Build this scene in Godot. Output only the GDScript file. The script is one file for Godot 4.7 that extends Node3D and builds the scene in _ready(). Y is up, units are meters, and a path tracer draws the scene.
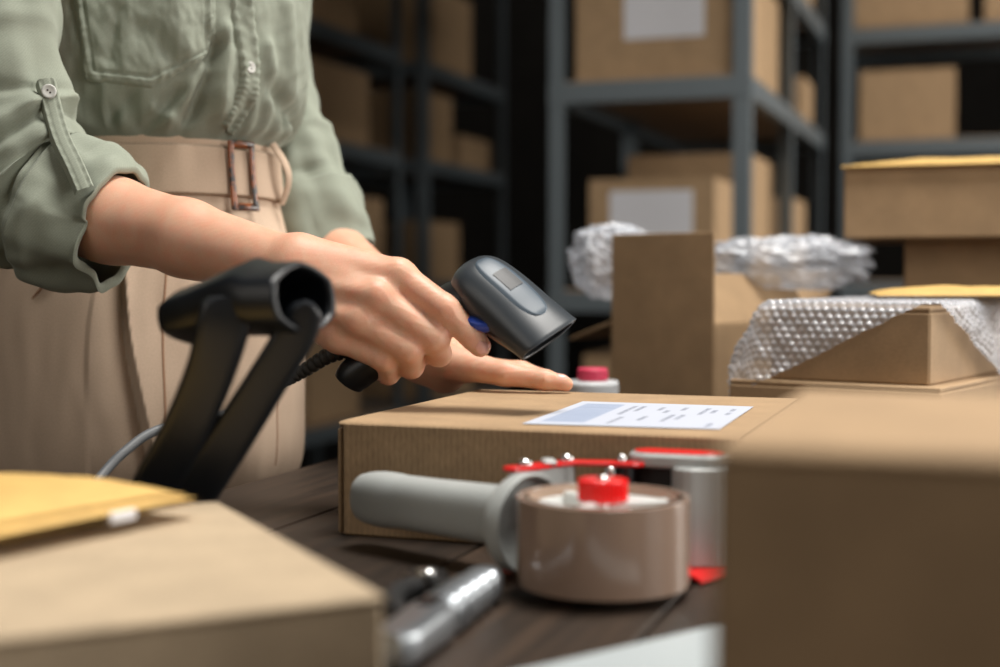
extends Node3D
# A packing bench in a store room. World axes follow the bench: +x to the window wall, -z along the bench, y up, metres.

const YAW := 0.340339          # the person, the scanner and its stand are turned by this much
const TOP := 0.75              # height of the bench top
var M := {}
var used := {}
var rng := RandomNumberGenerator.new()


# ---------------------------------------------------------------- mesh collector
class MB:
	var v := PackedVector3Array()
	var uv := PackedVector2Array()
	var ix := PackedInt32Array()

	func put(p: Vector3, t := Vector2.ZERO) -> int:
		v.append(p)
		uv.append(t)
		return v.size() - 1

	func tri(a: int, b: int, c: int) -> void:
		ix.append(a)
		ix.append(b)
		ix.append(c)

	# turns the triangles added since `from` outwards, for a closed shape
	func outwards(from: int) -> void:
		var vol := 0.0
		for k in range(from, ix.size(), 3):
			vol += v[ix[k]].dot(v[ix[k + 1]].cross(v[ix[k + 2]]))
		if vol < 0.0:
			for k in range(from, ix.size(), 3):
				var s := ix[k + 1]
				ix[k + 1] = ix[k + 2]
				ix[k + 2] = s

	func face(pts: Array, away = null) -> void:
		var n: Vector3 = (pts[1] - pts[0]).cross(pts[2] - pts[0])
		var mid := Vector3.ZERO
		for p in pts:
			mid += p / pts.size()
		var turn := false
		if away != null:
			turn = n.dot(mid - away) < 0.0
		var ids := []
		for p in pts:
			ids.append(put(p))
		for k in range(1, ids.size() - 1):
			if turn:
				tri(ids[0], ids[k + 1], ids[k])
			else:
				tri(ids[0], ids[k], ids[k + 1])

	# a face with texture coordinates, corners in the order (0,0) (1,0) (1,1) (0,1)
	func sheet(a: Vector3, b: Vector3, c: Vector3, d: Vector3) -> void:
		var i := put(a, Vector2(0, 1))
		put(b, Vector2(1, 1))
		put(c, Vector2(1, 0))
		put(d, Vector2(0, 0))
		tri(i, i + 1, i + 2)
		tri(i, i + 2, i + 3)

	# a box with chamfered edges
	func box(c: Vector3, s: Vector3, bev := 0.002, bs := Basis()) -> void:
		var h := s * 0.5
		bev = minf(bev, minf(h.x, minf(h.y, h.z)) * 0.9)
		var pt := func(sx: int, sy: int, sz: int, ax: int) -> Vector3:
			var p := Vector3(sx * h.x, sy * h.y, sz * h.z)
			var q := Vector3(sx * (h.x - bev), sy * (h.y - bev), sz * (h.z - bev))
			q[ax] = p[ax]
			return c + bs * q
		for ax in 3:
			for sg in [-1, 1]:
				var f := []
				for st in [[-1, -1], [1, -1], [1, 1], [-1, 1]]:
					var g := [0, 0, 0]
					g[ax] = sg
					g[(ax + 1) % 3] = st[0]
					g[(ax + 2) % 3] = st[1]
					f.append(pt.call(g[0], g[1], g[2], ax))
				face(f, c)
		for ax in 3:
			var a1 := (ax + 1) % 3
			var a2 := (ax + 2) % 3
			for s1 in [-1, 1]:
				for s2 in [-1, 1]:
					var g := [0, 0, 0]
					g[a1] = s1
					g[a2] = s2
					var f := []
					for e in [[-1, a1], [1, a1], [1, a2], [-1, a2]]:
						g[ax] = e[0]
						f.append(pt.call(g[0], g[1], g[2], e[1]))
					face(f, c)
		for sx in [-1, 1]:
			for sy in [-1, 1]:
				for sz in [-1, 1]:
					face([pt.call(sx, sy, sz, 0), pt.call(sx, sy, sz, 1), pt.call(sx, sy, sz, 2)], c)

	# rows of points; close: each row is a ring. ends: cap the first and the last ring
	func grid(rows: Array, close := false, ends := false) -> void:
		var from := ix.size()
		var base := v.size()
		var m: int = rows[0].size()
		for r in rows.size():
			for k in m:
				put(rows[r][k], Vector2(float(k) / maxf(m - 1, 1), float(r) / maxf(rows.size() - 1, 1)))
		var last := m if close else m - 1
		for r in rows.size() - 1:
			for k in last:
				var a := base + r * m + k
				var b := base + r * m + (k + 1) % m
				tri(a, b, b + m)
				tri(a, b + m, a + m)
		if ends:
			for e in 2:
				var row: PackedVector3Array = rows[0] if e == 0 else rows[rows.size() - 1]
				var mid := Vector3.ZERO
				for p in row:
					mid += p / m
				var c := put(mid)
				var i0 := v.size()
				for p in row:
					put(p)
				for k in m:
					if e == 0:
						tri(c, i0 + (k + 1) % m, i0 + k)
					else:
						tri(c, i0 + k, i0 + (k + 1) % m)
			outwards(from)

	func tube(path: Array, radii, n := 12, ends := true, flat := 1.0, ref := Vector3.ZERO) -> void:
		var rows := []
		for i in path.size():
			var t: Vector3 = (path[mini(i + 1, path.size() - 1)] - path[maxi(i - 1, 0)]).normalized()
			var up := ref if ref != Vector3.ZERO else (Vector3.UP if absf(t.y) < 0.9 else Vector3.RIGHT)
			var b := (up - t * up.dot(t)).normalized()
			var s := t.cross(b)
			var rad: float = radii[i] if radii is Array else radii
			var row := PackedVector3Array()
			for k in n:
				var a := TAU * k / n
				row.append(path[i] + b * cos(a) * rad + s * sin(a) * rad * flat)
			rows.append(row)
		grid(rows, true, ends)

	# a profile of (radius, height) points turned round the y axis of `tf`
	func lathe(profile: Array, n := 32, tf := Transform3D()) -> void:
		var from := ix.size()
		var rows := []
		for p in profile:
			var row := PackedVector3Array()
			for k in n:
				var a := TAU * k / n
				row.append(tf * Vector3(cos(a) * p.x, p.y, sin(a) * p.x))
			rows.append(row)
		grid(rows, true, false)
		outwards(from)

	# an outline of (x, z) points drawn up from y0 to y1, with chamfered rims
	func prism(poly: Array, y0: float, y1: float, bev := 0.0, tf := Transform3D()) -> void:
		var from := ix.size()
		var n := poly.size()
		var area := 0.0
		for k in n:
			area += poly[k].cross(poly[(k + 1) % n])
		var inner := []
		for k in n:
			var e0: Vector2 = (poly[k] - poly[(k + n - 1) % n]).normalized()
			var e1: Vector2 = (poly[(k + 1) % n] - poly[k]).normalized()
			var nn := (Vector2(e0.y, -e0.x) + Vector2(e1.y, -e1.x)) * signf(area)
			if nn.length() > 0.001:
				nn = nn.normalized() / maxf(0.5, nn.length() * 0.5)
			inner.append(poly[k] - nn * bev)
		var lv := [[inner, y0], [poly, y0 + bev], [poly, y1 - bev], [inner, y1]] if bev > 0.0 else [[poly, y0], [poly, y1]]
		for l in lv.size() - 1:
			for k in n:
				var q := (k + 1) % n
				var i := put(tf * Vector3(lv[l][0][k].x, lv[l][1], lv[l][0][k].y))
				put(tf * Vector3(lv[l][0][q].x, lv[l][1], lv[l][0][q].y))
				put(tf * Vector3(lv[l + 1][0][q].x, lv[l + 1][1], lv[l + 1][0][q].y))
				put(tf * Vector3(lv[l + 1][0][k].x, lv[l + 1][1], lv[l + 1][0][k].y))
				if area > 0.0:
					tri(i, i + 2, i + 1)
					tri(i, i + 3, i + 2)
				else:
					tri(i, i + 1, i + 2)
					tri(i, i + 2, i + 3)
		var flat := PackedVector2Array(lv[0][0])
		var tr := Geometry2D.triangulate_polygon(flat)
		for e in [0, lv.size() - 1]:
			var i0 := v.size()
			for p in flat:
				put(tf * Vector3(p.x, lv[e][1], p.y))
			for k in range(0, tr.size(), 3):
				var a := i0 + tr[k]
				var b := i0 + tr[k + 1]
				var c := i0 + tr[k + 2]
				var up := (v[b] - v[a]).cross(v[c] - v[a]).dot(tf.basis.y) > 0.0
				if up == (e != 0):
					tri(a, b, c)
				else:
					tri(a, c, b)
		outwards(from)

	func shift(by: Vector3) -> void:
		for k in v.size():
			v[k] += by

	func mesh() -> ArrayMesh:
		var nn := PackedVector3Array()
		nn.resize(v.size())
		var out := PackedInt32Array()
		out.resize(ix.size())
		for k in range(0, ix.size(), 3):
			var a := ix[k]
			var b := ix[k + 1]
			var c := ix[k + 2]
			var n := (v[b] - v[a]).cross(v[c] - v[a])
			nn[a] += n
			nn[b] += n
			nn[c] += n
			out[k] = a
			out[k + 1] = c
			out[k + 2] = b
		for k in nn.size():
			nn[k] = nn[k].normalized() if nn[k].length_squared() > 0.0 else Vector3.UP
		var arr := []
		arr.resize(Mesh.ARRAY_MAX)
		arr[Mesh.ARRAY_VERTEX] = v
		arr[Mesh.ARRAY_NORMAL] = nn
		arr[Mesh.ARRAY_TEX_UV] = uv
		arr[Mesh.ARRAY_INDEX] = out
		var am := ArrayMesh.new()
		am.add_surface_from_arrays(Mesh.PRIMITIVE_TRIANGLES, arr)
		return am


# ---------------------------------------------------------------- distance field, meshed as surface nets
class Field:
	var o: Vector3
	var c: float
	var nx: int
	var ny: int
	var nz: int
	var f := PackedFloat32Array()

	func _init(lo: Vector3, hi: Vector3, cell: float) -> void:
		o = lo
		c = cell
		nx = int((hi.x - lo.x) / cell) + 2
		ny = int((hi.y - lo.y) / cell) + 2
		nz = int((hi.z - lo.z) / cell) + 2
		f.resize(nx * ny * nz)
		f.fill(1.0)

	func cone(a: Vector3, b: Vector3, ra: float, rb: float, k := 0.006) -> void:
		var rm := maxf(ra, rb) + k + c * 2.0
		var i0 := maxi(0, int((minf(a.x, b.x) - rm - o.x) / c))
		var i1 := mini(nx - 1, int((maxf(a.x, b.x) + rm - o.x) / c) + 1)
		var j0 := maxi(0, int((minf(a.y, b.y) - rm - o.y) / c))
		var j1 := mini(ny - 1, int((maxf(a.y, b.y) + rm - o.y) / c) + 1)
		var k0 := maxi(0, int((minf(a.z, b.z) - rm - o.z) / c))
		var k1 := mini(nz - 1, int((maxf(a.z, b.z) + rm - o.z) / c) + 1)
		var ba := b - a
		var inv := 1.0 / maxf(ba.length_squared(), 1e-9)
		var dr := rb - ra
		for kk in range(k0, k1 + 1):
			for j in range(j0, j1 + 1):
				var at := (kk * ny + j) * nx
				for i in range(i0, i1 + 1):
					var p := Vector3(o.x + i * c, o.y + j * c, o.z + kk * c) - a
					var t := clampf(p.dot(ba) * inv, 0.0, 1.0)
					var d := (p - ba * t).length() - ra - dr * t
					var e := f[at + i]
					var h := maxf(k - absf(d - e), 0.0)
					f[at + i] = minf(d, e) - h * h * 0.25 / k

	# shallow grooves: rings round a limb at p, across the direction d
	func groove(p: Vector3, d: Vector3, reach: float, wide: float, deep: float) -> void:
		var i0 := maxi(0, int((p.x - reach - o.x) / c))
		var i1 := mini(nx - 1, int((p.x + reach - o.x) / c) + 1)
		var j0 := maxi(0, int((p.y - reach - o.y) / c))
		var j1 := mini(ny - 1, int((p.y + reach - o.y) / c) + 1)
		var k0 := maxi(0, int((p.z - reach - o.z) / c))
		var k1 := mini(nz - 1, int((p.z + reach - o.z) / c) + 1)
		for kk in range(k0, k1 + 1):
			for j in range(j0, j1 + 1):
				for i in range(i0, i1 + 1):
					var q := Vector3(o.x + i * c, o.y + j * c, o.z + kk * c) - p
					var u := q.dot(d) / wide
					var w := 1.0 - q.length() / reach
					if absf(u) < 3.0 and w > 0.0:
						f[(kk * ny + j) * nx + i] += deep * exp(-u * u) * minf(1.0, w * 3.0)

	func mesh_into(mb: MB) -> void:
		var from := mb.ix.size()
		var id := PackedInt32Array()
		id.resize(f.size())
		id.fill(-1)
		var sy := nx
		var sz := nx * ny
		var off := [0, 1, sy, sy + 1, sz, sz + 1, sz + sy, sz + sy + 1]
		var edges := [[0, 1], [2, 3], [4, 5], [6, 7], [0, 2], [1, 3], [4, 6], [5, 7], [0, 4], [1, 5], [2, 6], [3, 7]]
		for k in nz - 1:
			for j in ny - 1:
				var at := (k * ny + j) * nx
				for i in nx - 1:
					var g := at + i
					if absf(f[g]) > c * 2.0:
						continue
					var neg := 0
					for q in 8:
						if f[g + off[q]] < 0.0:
							neg += 1
					if neg == 0 or neg == 8:
						continue
					var sum := Vector3.ZERO
					var cnt := 0
					for e in edges:
						var fa := f[g + off[e[0]]]
						var fb := f[g + off[e[1]]]
						if (fa < 0.0) != (fb < 0.0):
							var t := fa / (fa - fb)
							var qa := Vector3(e[0] & 1, (e[0] >> 1) & 1, (e[0] >> 2) & 1)
							var qb := Vector3(e[1] & 1, (e[1] >> 1) & 1, (e[1] >> 2) & 1)
							sum += qa.lerp(qb, t)
							cnt += 1
					id[g] = mb.put(o + (Vector3(i, j, k) + sum / cnt) * c)
		for k in range(1, nz - 1):
			for j in range(1, ny - 1):
				for i in range(1, nx - 1):
					var g := (k * ny + j) * nx + i
					if id[g] < 0:
						continue
					var a := f[g] < 0.0
					for ax in 3:
						var s0: int = [1, sy, sz][ax]
						var s1: int = [sy, sz, 1][ax]
						var s2: int = [sz, 1, sy][ax]
						if a == (f[g + s0] < 0.0):
							continue
						var p0 := id[g]
						var p1 := id[g - s1]
						var p2 := id[g - s1 - s2]
						var p3 := id[g - s2]
						if p1 < 0 or p2 < 0 or p3 < 0:
							continue
						if a:
							mb.tri(p0, p1, p2)
							mb.tri(p0, p2, p3)
						else:
							mb.tri(p0, p2, p1)
							mb.tri(p0, p3, p2)
		mb.outwards(from)


# ---------------------------------------------------------------- objects
func numbered(called: String) -> String:
	if not used.has(called):
		used[called] = 0
		return called
	used[called] += 1
	return "%s_%03d" % [called, used[called]]


func tag(o: Node3D, label: String, category: String, group := "") -> void:
	o.set_meta("label", label)
	o.set_meta("category", category)
	if group:
		o.set_meta("group", group)


func thing(called: String, label: String, category: String, at := Vector3.ZERO, turn := 0.0, group := "") -> Node3D:
	var o := Node3D.new()
	o.name = numbered(called)
	add_child(o)
	o.position = at
	o.rotation.y = turn
	tag(o, label, category, group)
	return o


func part(called: String, mb: MB, m: Material, parent: Node3D, label := "") -> MeshInstance3D:
	var o := MeshInstance3D.new()
	o.name = called
	o.mesh = mb.mesh()
	o.material_override = m
	parent.add_child(o, true)
	if label:
		o.set_meta("label", label)
	return o


func bare(called: String, me: Mesh, m: Material, parent: Node3D, at: Vector3) -> MeshInstance3D:
	var o := MeshInstance3D.new()
	o.name = called
	o.mesh = me
	o.material_override = m
	o.position = at
	parent.add_child(o, true)
	return o


func struct(called: String, mb: MB, m: Material) -> MeshInstance3D:
	var o := part(called, mb, m, self)
	o.set_meta("kind", "structure")
	return o


# from the yaw-turned axes of the person and the scanner to world axes
func turned(p: Vector3) -> Vector3:
	return Basis(Vector3.UP, YAW) * p


func spline(pts: Array, n: int) -> Array:
	var out := []
	var m := pts.size() - 1
	for k in n:
		var s := float(k) / (n - 1) * m
		var i := mini(int(s), m - 1)
		var t := s - i
		var p0 = pts[maxi(i - 1, 0)]
		var p1 = pts[i]
		var p2 = pts[i + 1]
		var p3 = pts[mini(i + 2, m)]
		out.append((p1 * 2.0 + (p2 - p0) * t + (p0 * 2.0 - p1 * 5.0 + p2 * 4.0 - p3) * t * t + (p1 * 3.0 - p0 - p2 * 3.0 + p3) * t * t * t) * 0.5)
	return out


func table_at(tab: Array, y: float, col: int) -> float:
	for i in tab.size() - 1:
		if y <= tab[i + 1][0] or i == tab.size() - 2:
			var t := clampf((y - tab[i][0]) / (tab[i + 1][0] - tab[i][0]), 0.0, 1.0)
			var h: float = tab[i + 1][0] - tab[i][0]
			var p := maxi(i - 1, 0)
			var q := mini(i + 2, tab.size() - 1)
			var m0: float = (tab[i + 1][col] - tab[p][col]) / (tab[i + 1][0] - tab[p][0]) * h
			var m1: float = (tab[q][col] - tab[i][col]) / (tab[q][0] - tab[i][0]) * h
			var t2 := t * t
			var t3 := t2 * t
			return (2.0 * t3 - 3.0 * t2 + 1.0) * tab[i][col] + (t3 - 2.0 * t2 + t) * m0 + (3.0 * t2 - 2.0 * t3) * tab[i + 1][col] + (t3 - t2) * m1
	return 0.0


func gauss(x: float, w: float) -> float:
	return exp(-x * x / (w * w))


# ---------------------------------------------------------------- materials
func flat_mat(c: Color, rough := 0.6, metal := 0.0) -> StandardMaterial3D:
	var m := StandardMaterial3D.new()
	m.albedo_color = c
	m.roughness = rough
	m.metallic = metal
	return m


func noise(freq: float, sd: int, octaves := 4, kind := FastNoiseLite.TYPE_SIMPLEX_SMOOTH) -> FastNoiseLite:
	var n := FastNoiseLite.new()
	n.noise_type = kind
	n.seed = sd
	n.frequency = freq
	n.fractal_octaves = octaves
	return n


func picture(w: int, h: int, colour: Callable) -> ImageTexture:
	var d := PackedByteArray()
	d.resize(w * h * 3)
	for y in h:
		for x in w:
			var c: Color = colour.call(x, y)
			var i := (y * w + x) * 3
			d[i] = int(clampf(c.r, 0, 1) * 255.0)
			d[i + 1] = int(clampf(c.g, 0, 1) * 255.0)
			d[i + 2] = int(clampf(c.b, 0, 1) * 255.0)
	return ImageTexture.create_from_image(Image.create_from_data(w, h, false, Image.FORMAT_RGB8, d))


func plane_mat(tex: Texture2D, scale: Vector3, rough: float, relief: Texture2D = null, strength := 0.0) -> StandardMaterial3D:
	var m := StandardMaterial3D.new()
	m.albedo_texture = tex
	m.roughness = rough
	m.uv1_triplanar = true
	m.uv1_scale = scale
	m.uv1_triplanar_sharpness = 6.0
	if relief:
		m.heightmap_enabled = true
		m.heightmap_texture = relief
		m.heightmap_scale = strength
	return m


func make_materials() -> void:
	var fine := noise(0.11, 3, 3)
	var wide := noise(0.012, 8, 4)
	var speck := noise(0.4, 5, 1)
	# kraft paper: fibres and faint mottling
	var kraft := picture(256, 256, func(x, y):
		var n := fine.get_noise_2d(x, y * 2.2) * 0.05 + wide.get_noise_2d(x * 1.0, y) * 0.06 + (0.05 if speck.get_noise_2d(x, y) > 0.72 else 0.0)
		return Color(0.9 + n, 0.9 + n, 0.9 + n))
	# corrugated board seen through its liner: the flutes run up and down
	var flute := picture(256, 256, func(x, y):
		var w := 0.5 + 0.5 * sin(x / 256.0 * TAU * 16.0 + wide.get_noise_2d(x, y) * 1.2)
		var n := fine.get_noise_2d(x * 2.0, y * 0.25) * 0.10 + wide.get_noise_2d(x, y) * 0.06
		return Color(0.86 + n + w * 0.065, 0.86 + n + w * 0.065, 0.86 + n + w * 0.065))
	M.card = plane_mat(kraft, Vector3(6, 6, 6), 0.8)
	M.card.albedo_color = Color(0.70, 0.58, 0.44)
	M.pale_kraft = plane_mat(kraft, Vector3(6, 6, 6), 0.8)
	M.pale_kraft.albedo_color = Color(0.76, 0.675, 0.56)
	M.flute = plane_mat(flute, Vector3(16, 16, 16), 0.82, flute, 0.03)
	M.flute.albedo_color = M.card.albedo_color
	M.envelope = plane_mat(kraft, Vector3(9, 9, 9), 0.7)
	M.envelope.albedo_color = Color(0.88, 0.72, 0.42)
	M.paper = flat_mat(Color(0.82, 0.82, 0.84), 0.6)
	# bench planks: dark stained wood, grain along z
	for t in 3:
		var g1 := noise(0.02, 20 + t, 4)
		var g2 := noise(0.05, 40 + t, 3)
		var tone: float = [1.0, 0.86, 1.12][t]
		var img := picture(256, 512, func(x, y):
			var g := g1.get_noise_2d(x * 3.0, y * 0.16) * 0.10 + g2.get_noise_2d(x * 2.2, y * 0.2) * 0.06 + sin(x * 0.22 + g1.get_noise_2d(x, y * 0.1) * 6.0) * 0.018
			var b := clampf(0.175 + g * 0.58, 0.05, 0.45) * tone
			return Color(b * 1.0, b * 0.78, b * 0.61))
		var m := plane_mat(img, Vector3(3.2, 1.6, 1.6), 0.5, img, 0.06)
		m.metallic_specular = 0.4
		M["plank_%d" % t] = m
	M.bench = flat_mat(Color(0.20, 0.15, 0.11), 0.6)
	# shell
	var rough := picture(256, 256, func(x, y):
		var n := 0.85 + fine.get_noise_2d(x, y) * 0.07 + wide.get_noise_2d(x, y) * 0.12
		return Color(n, n, n))
	M.wall = plane_mat(rough, Vector3(0.7, 0.7, 0.7), 0.95)
	M.wall.albedo_color = Color(0.22, 0.205, 0.19)
	M.floor = plane_mat(rough, Vector3(0.8, 0.8, 0.8), 0.7)
	M.floor.albedo_color = Color(0.26, 0.25, 0.24)
	M.ceiling = M.wall
	M.window_frame = flat_mat(Color(0.8, 0.8, 0.8), 0.5)
	M.window_glow = flat_mat(Color(0.9, 0.93, 1.0), 0.4)
	M.window_glow.emission_enabled = true
	M.window_glow.emission = Color(1.0, 0.98, 0.95)
	M.window_glow.emission_energy_multiplier = 0.3
	M.steel = flat_mat(Color(0.40, 0.435, 0.455), 0.45, 0.4)
	M.shelf = plane_mat(kraft, Vector3(2, 2, 2), 0.7)
	M.shelf.albedo_color = Color(0.66, 0.56, 0.46)
	# plastics and metals
	M.black = flat_mat(Color(0.055, 0.06, 0.07), 0.42)
	M.black_soft = flat_mat(Color(0.05, 0.05, 0.055), 0.6)
	M.stand = flat_mat(Color(0.05, 0.066, 0.086), 0.40)
	M.shell_grey = flat_mat(Color(0.20, 0.22, 0.24), 0.36)
	M.panel_grey = flat_mat(Color(0.27, 0.32, 0.365), 0.45)
	M.badge = flat_mat(Color(0.12, 0.125, 0.14), 0.5)
	M.blue = flat_mat(Color(0.13, 0.25, 0.62), 0.35)
	M.copper = flat_mat(Color(0.55, 0.42, 0.34), 0.35, 0.5)
	M.cable = flat_mat(Color(0.36, 0.37, 0.38), 0.5)
	M.rubber = flat_mat(Color(0.17, 0.16, 0.145), 0.6)
	M.gun_grey = flat_mat(Color(0.66, 0.675, 0.67), 0.42)
	M.red = flat_mat(Color(0.80, 0.05, 0.05), 0.36)
	M.red_clear = flat_mat(Color(0.90, 0.05, 0.06), 0.15)
	M.chrome = flat_mat(Color(0.80, 0.80, 0.80), 0.18, 1.0)
	M.satin = flat_mat(Color(0.62, 0.64, 0.66), 0.34, 0.9)
	M.dark_steel = flat_mat(Color(0.25, 0.25, 0.26), 0.3, 0.9)
	M.hub = flat_mat(Color(0.80, 0.81, 0.80), 0.45)
	M.tape = flat_mat(Color(0.58, 0.49, 0.43), 0.16)
	M.tape.clearcoat_enabled = true
	M.tape.clearcoat = 0.6
	M.tape.clearcoat_roughness = 0.12
	M.tape_edge = flat_mat(Color(0.72, 0.62, 0.54), 0.4)
	M.wrap = flat_mat(Color(0.86, 0.88, 0.92, 0.42), 0.2)
	M.wrap.transparency = BaseMaterial3D.TRANSPARENCY_ALPHA
	M.wrap.metallic_specular = 0.7
	M.grey_card = flat_mat(Color(0.66, 0.69, 0.70), 0.45)
	M.pink = flat_mat(Color(0.80, 0.25, 0.36), 0.4)
	M.white_plastic = flat_mat(Color(0.75, 0.76, 0.77), 0.4)
	# the person
	var pore := noise(0.35, 71, 2)
	var blotch := noise(0.03, 72, 3)
	var skin := picture(256, 256, func(x, y):
		var b := blotch.get_noise_2d(x, y) * 0.05
		var p := pore.get_noise_2d(x, y) * 0.03
		return Color(0.83 + p + b * 0.2, 0.635 + p - b * 0.6, 0.53 + p - b * 0.6))
	M.skin = plane_mat(skin, Vector3(9, 9, 9), 0.5)
	M.skin.subsurf_scatter_enabled = true
	M.skin.subsurf_scatter_strength = 0.25
	M.nail = flat_mat(Color(0.90, 0.68, 0.62), 0.25)
	var weave := picture(128, 128, func(x, y):
		var n := 0.90 + 0.025 * (1.0 if (x + y) % 4 < 2 else -0.6) + fine.get_noise_2d(x * 3.0, y * 3.0) * 0.06
		return Color(n, n, n))
	M.shirt = plane_mat(weave, Vector3(14, 14, 14), 0.85)
	M.shirt.albedo_color = Color(0.585, 0.61, 0.55)
	M.shirt.rim_enabled = true
	M.shirt.rim = 0.3
	M.stitch = flat_mat(Color(0.46, 0.51, 0.44), 0.9)
	M.trousers = plane_mat(weave, Vector3(14, 14, 14), 0.85)
	M.trousers.albedo_color = Color(0.83, 0.73, 0.635)
	M.seam = flat_mat(Color(0.60, 0.46, 0.36), 0.9)
	M.pearl = flat_mat(Color(0.74, 0.74, 0.72), 0.4)
	var tort := noise(0.05, 91, 3)
	var shell := picture(128, 128, func(x, y):
		var t := smoothstep(-0.05, 0.25, tort.get_noise_2d(x, y))
		return Color(0.50, 0.27, 0.12).lerp(Color(0.09, 0.05, 0.035), t))
	M.tortoise = plane_mat(shell, Vector3(12, 12, 12), 0.3)
	M.hair = flat_mat(Color(0.16, 0.10, 0.07), 0.5)
	M.shoe = flat_mat(Color(0.75, 0.73, 0.70), 0.5)


# the print on a postal label: a bar code and blocks of small type
func label_print() -> StandardMaterial3D:
	rng.seed = 77
	var w := 320
	var h := 400
	var im := Image.create(w, h, false, Image.FORMAT_RGB8)
	im.fill(Color(0.74, 0.76, 0.81))
	var ink := Color(0.40, 0.43, 0.50)
	var pale := Color(0.54, 0.59, 0.69)
	im.fill_rect(Rect2i(18, 40, 74, 320), Color(0.66, 0.70, 0.78))
	var y := 44
	while y < 352:
		var t := rng.randi_range(2, 6)
		im.fill_rect(Rect2i(20, y, 70, t), pale)
		y += t + rng.randi_range(2, 5)
	for line in [[112, 60, 150], [128, 250, 110], [128, 60, 90], [165, 70, 60], [165, 230, 70], [182, 120, 40], [205, 190, 120], [205, 60, 50], [222, 190, 80], [245, 60, 120], [262, 90, 60], [290, 60, 40], [290, 320, 50], [292, 130, 40]]:
		var x: int = line[1]
		while x < line[1] + line[2]:
			var gw := rng.randi_range(3, 7)
			im.fill_rect(Rect2i(line[0], x, 8, gw), ink)
			im.fill_rect(Rect2i(line[0] + rng.randi_range(2, 4), x + 1, 3, maxi(1, gw - 3)), Color(0.66, 0.69, 0.74))
			x += gw + rng.randi_range(1, 4)
	var m := StandardMaterial3D.new()
	m.albedo_texture = ImageTexture.create_from_image(im)
	m.roughness = 0.55
	return m


func _ready() -> void:
	# --- camera, surroundings, daylight, exposure
	var cam := Camera3D.new()
	cam.name = "camera"
	add_child(cam)
	cam.position = Vector3(0, 0.92, 0)
	cam.rotation = Vector3(deg_to_rad(-2.4), YAW, 0)
	var lens := CameraAttributesPhysical.new()
	lens.frustum_focal_length = 50.0
	lens.frustum_focus_distance = 1.03
	lens.exposure_aperture = 3.5
	lens.frustum_near = 0.02
	lens.frustum_far = 60.0
	cam.attributes = lens
	cam.current = true
	var env := Environment.new()
	env.background_mode = Environment.BG_COLOR
	env.background_color = Color(0, 0, 0)
	env.tonemap_mode = Environment.TONE_MAPPER_LINEAR
	env.tonemap_exposure = 1.0
	env.sdfgi_enabled = true
	env.ssao_enabled = true
	env.ssil_enabled = true
	var we := WorldEnvironment.new()
	we.name = "surroundings"
	we.environment = env
	add_child(we)
	# daylight through the side windows, and through a fill window added behind the camera
	for d in DAYLIGHT:
		var a := AreaLight3D.new()
		a.name = numbered("window_daylight")
		add_child(a)
		a.area_size = Vector2(d[2], d[3])
		a.position = d[0]
		a.rotation.y = d[1]
		a.rotation.x = d[6]
		a.rotation_order = EULER_ORDER_YXZ
		a.light_energy = d[4]
		a.light_color = d[5]
		a.shadow_enabled = true
		a.area_range = 14.0
		a.area_attenuation = 2.0

	print("materials")
	make_materials()
	print("room")
	build_room()
	build_bench()
	build_racks()
	print("person")
	build_person()
	print("bench things")
	build_parcel()
	build_tape_gun()
	build_scanner()
	build_stand()
	build_bench_cartons()
	build_small_things()
	print("done")


const DAYLIGHT := [
	# centre, turn, width, height, energy, colour, tilt
	[Vector3(2.22, 1.85, -0.3), PI / 2, 1.6, 1.7, 4.2, Color(1.0, 0.98, 0.95), 0.0],
	[Vector3(2.22, 1.85, -3.35), PI / 2, 1.6, 1.7, 12.0, Color(1.0, 0.98, 0.95), 0.0],
	[Vector3(-1.5, 2.1, 1.40), 0.0, 2.2, 1.4, 1.2, Color(1.0, 0.96, 0.90), 0.0],  # unseen window behind the camera, added as soft fill
	[Vector3(0.4, 4.30, -1.15), 0.0, 1.2, 1.4, 21.0, Color(1.0, 0.985, 0.96), -PI / 2],
]


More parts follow.
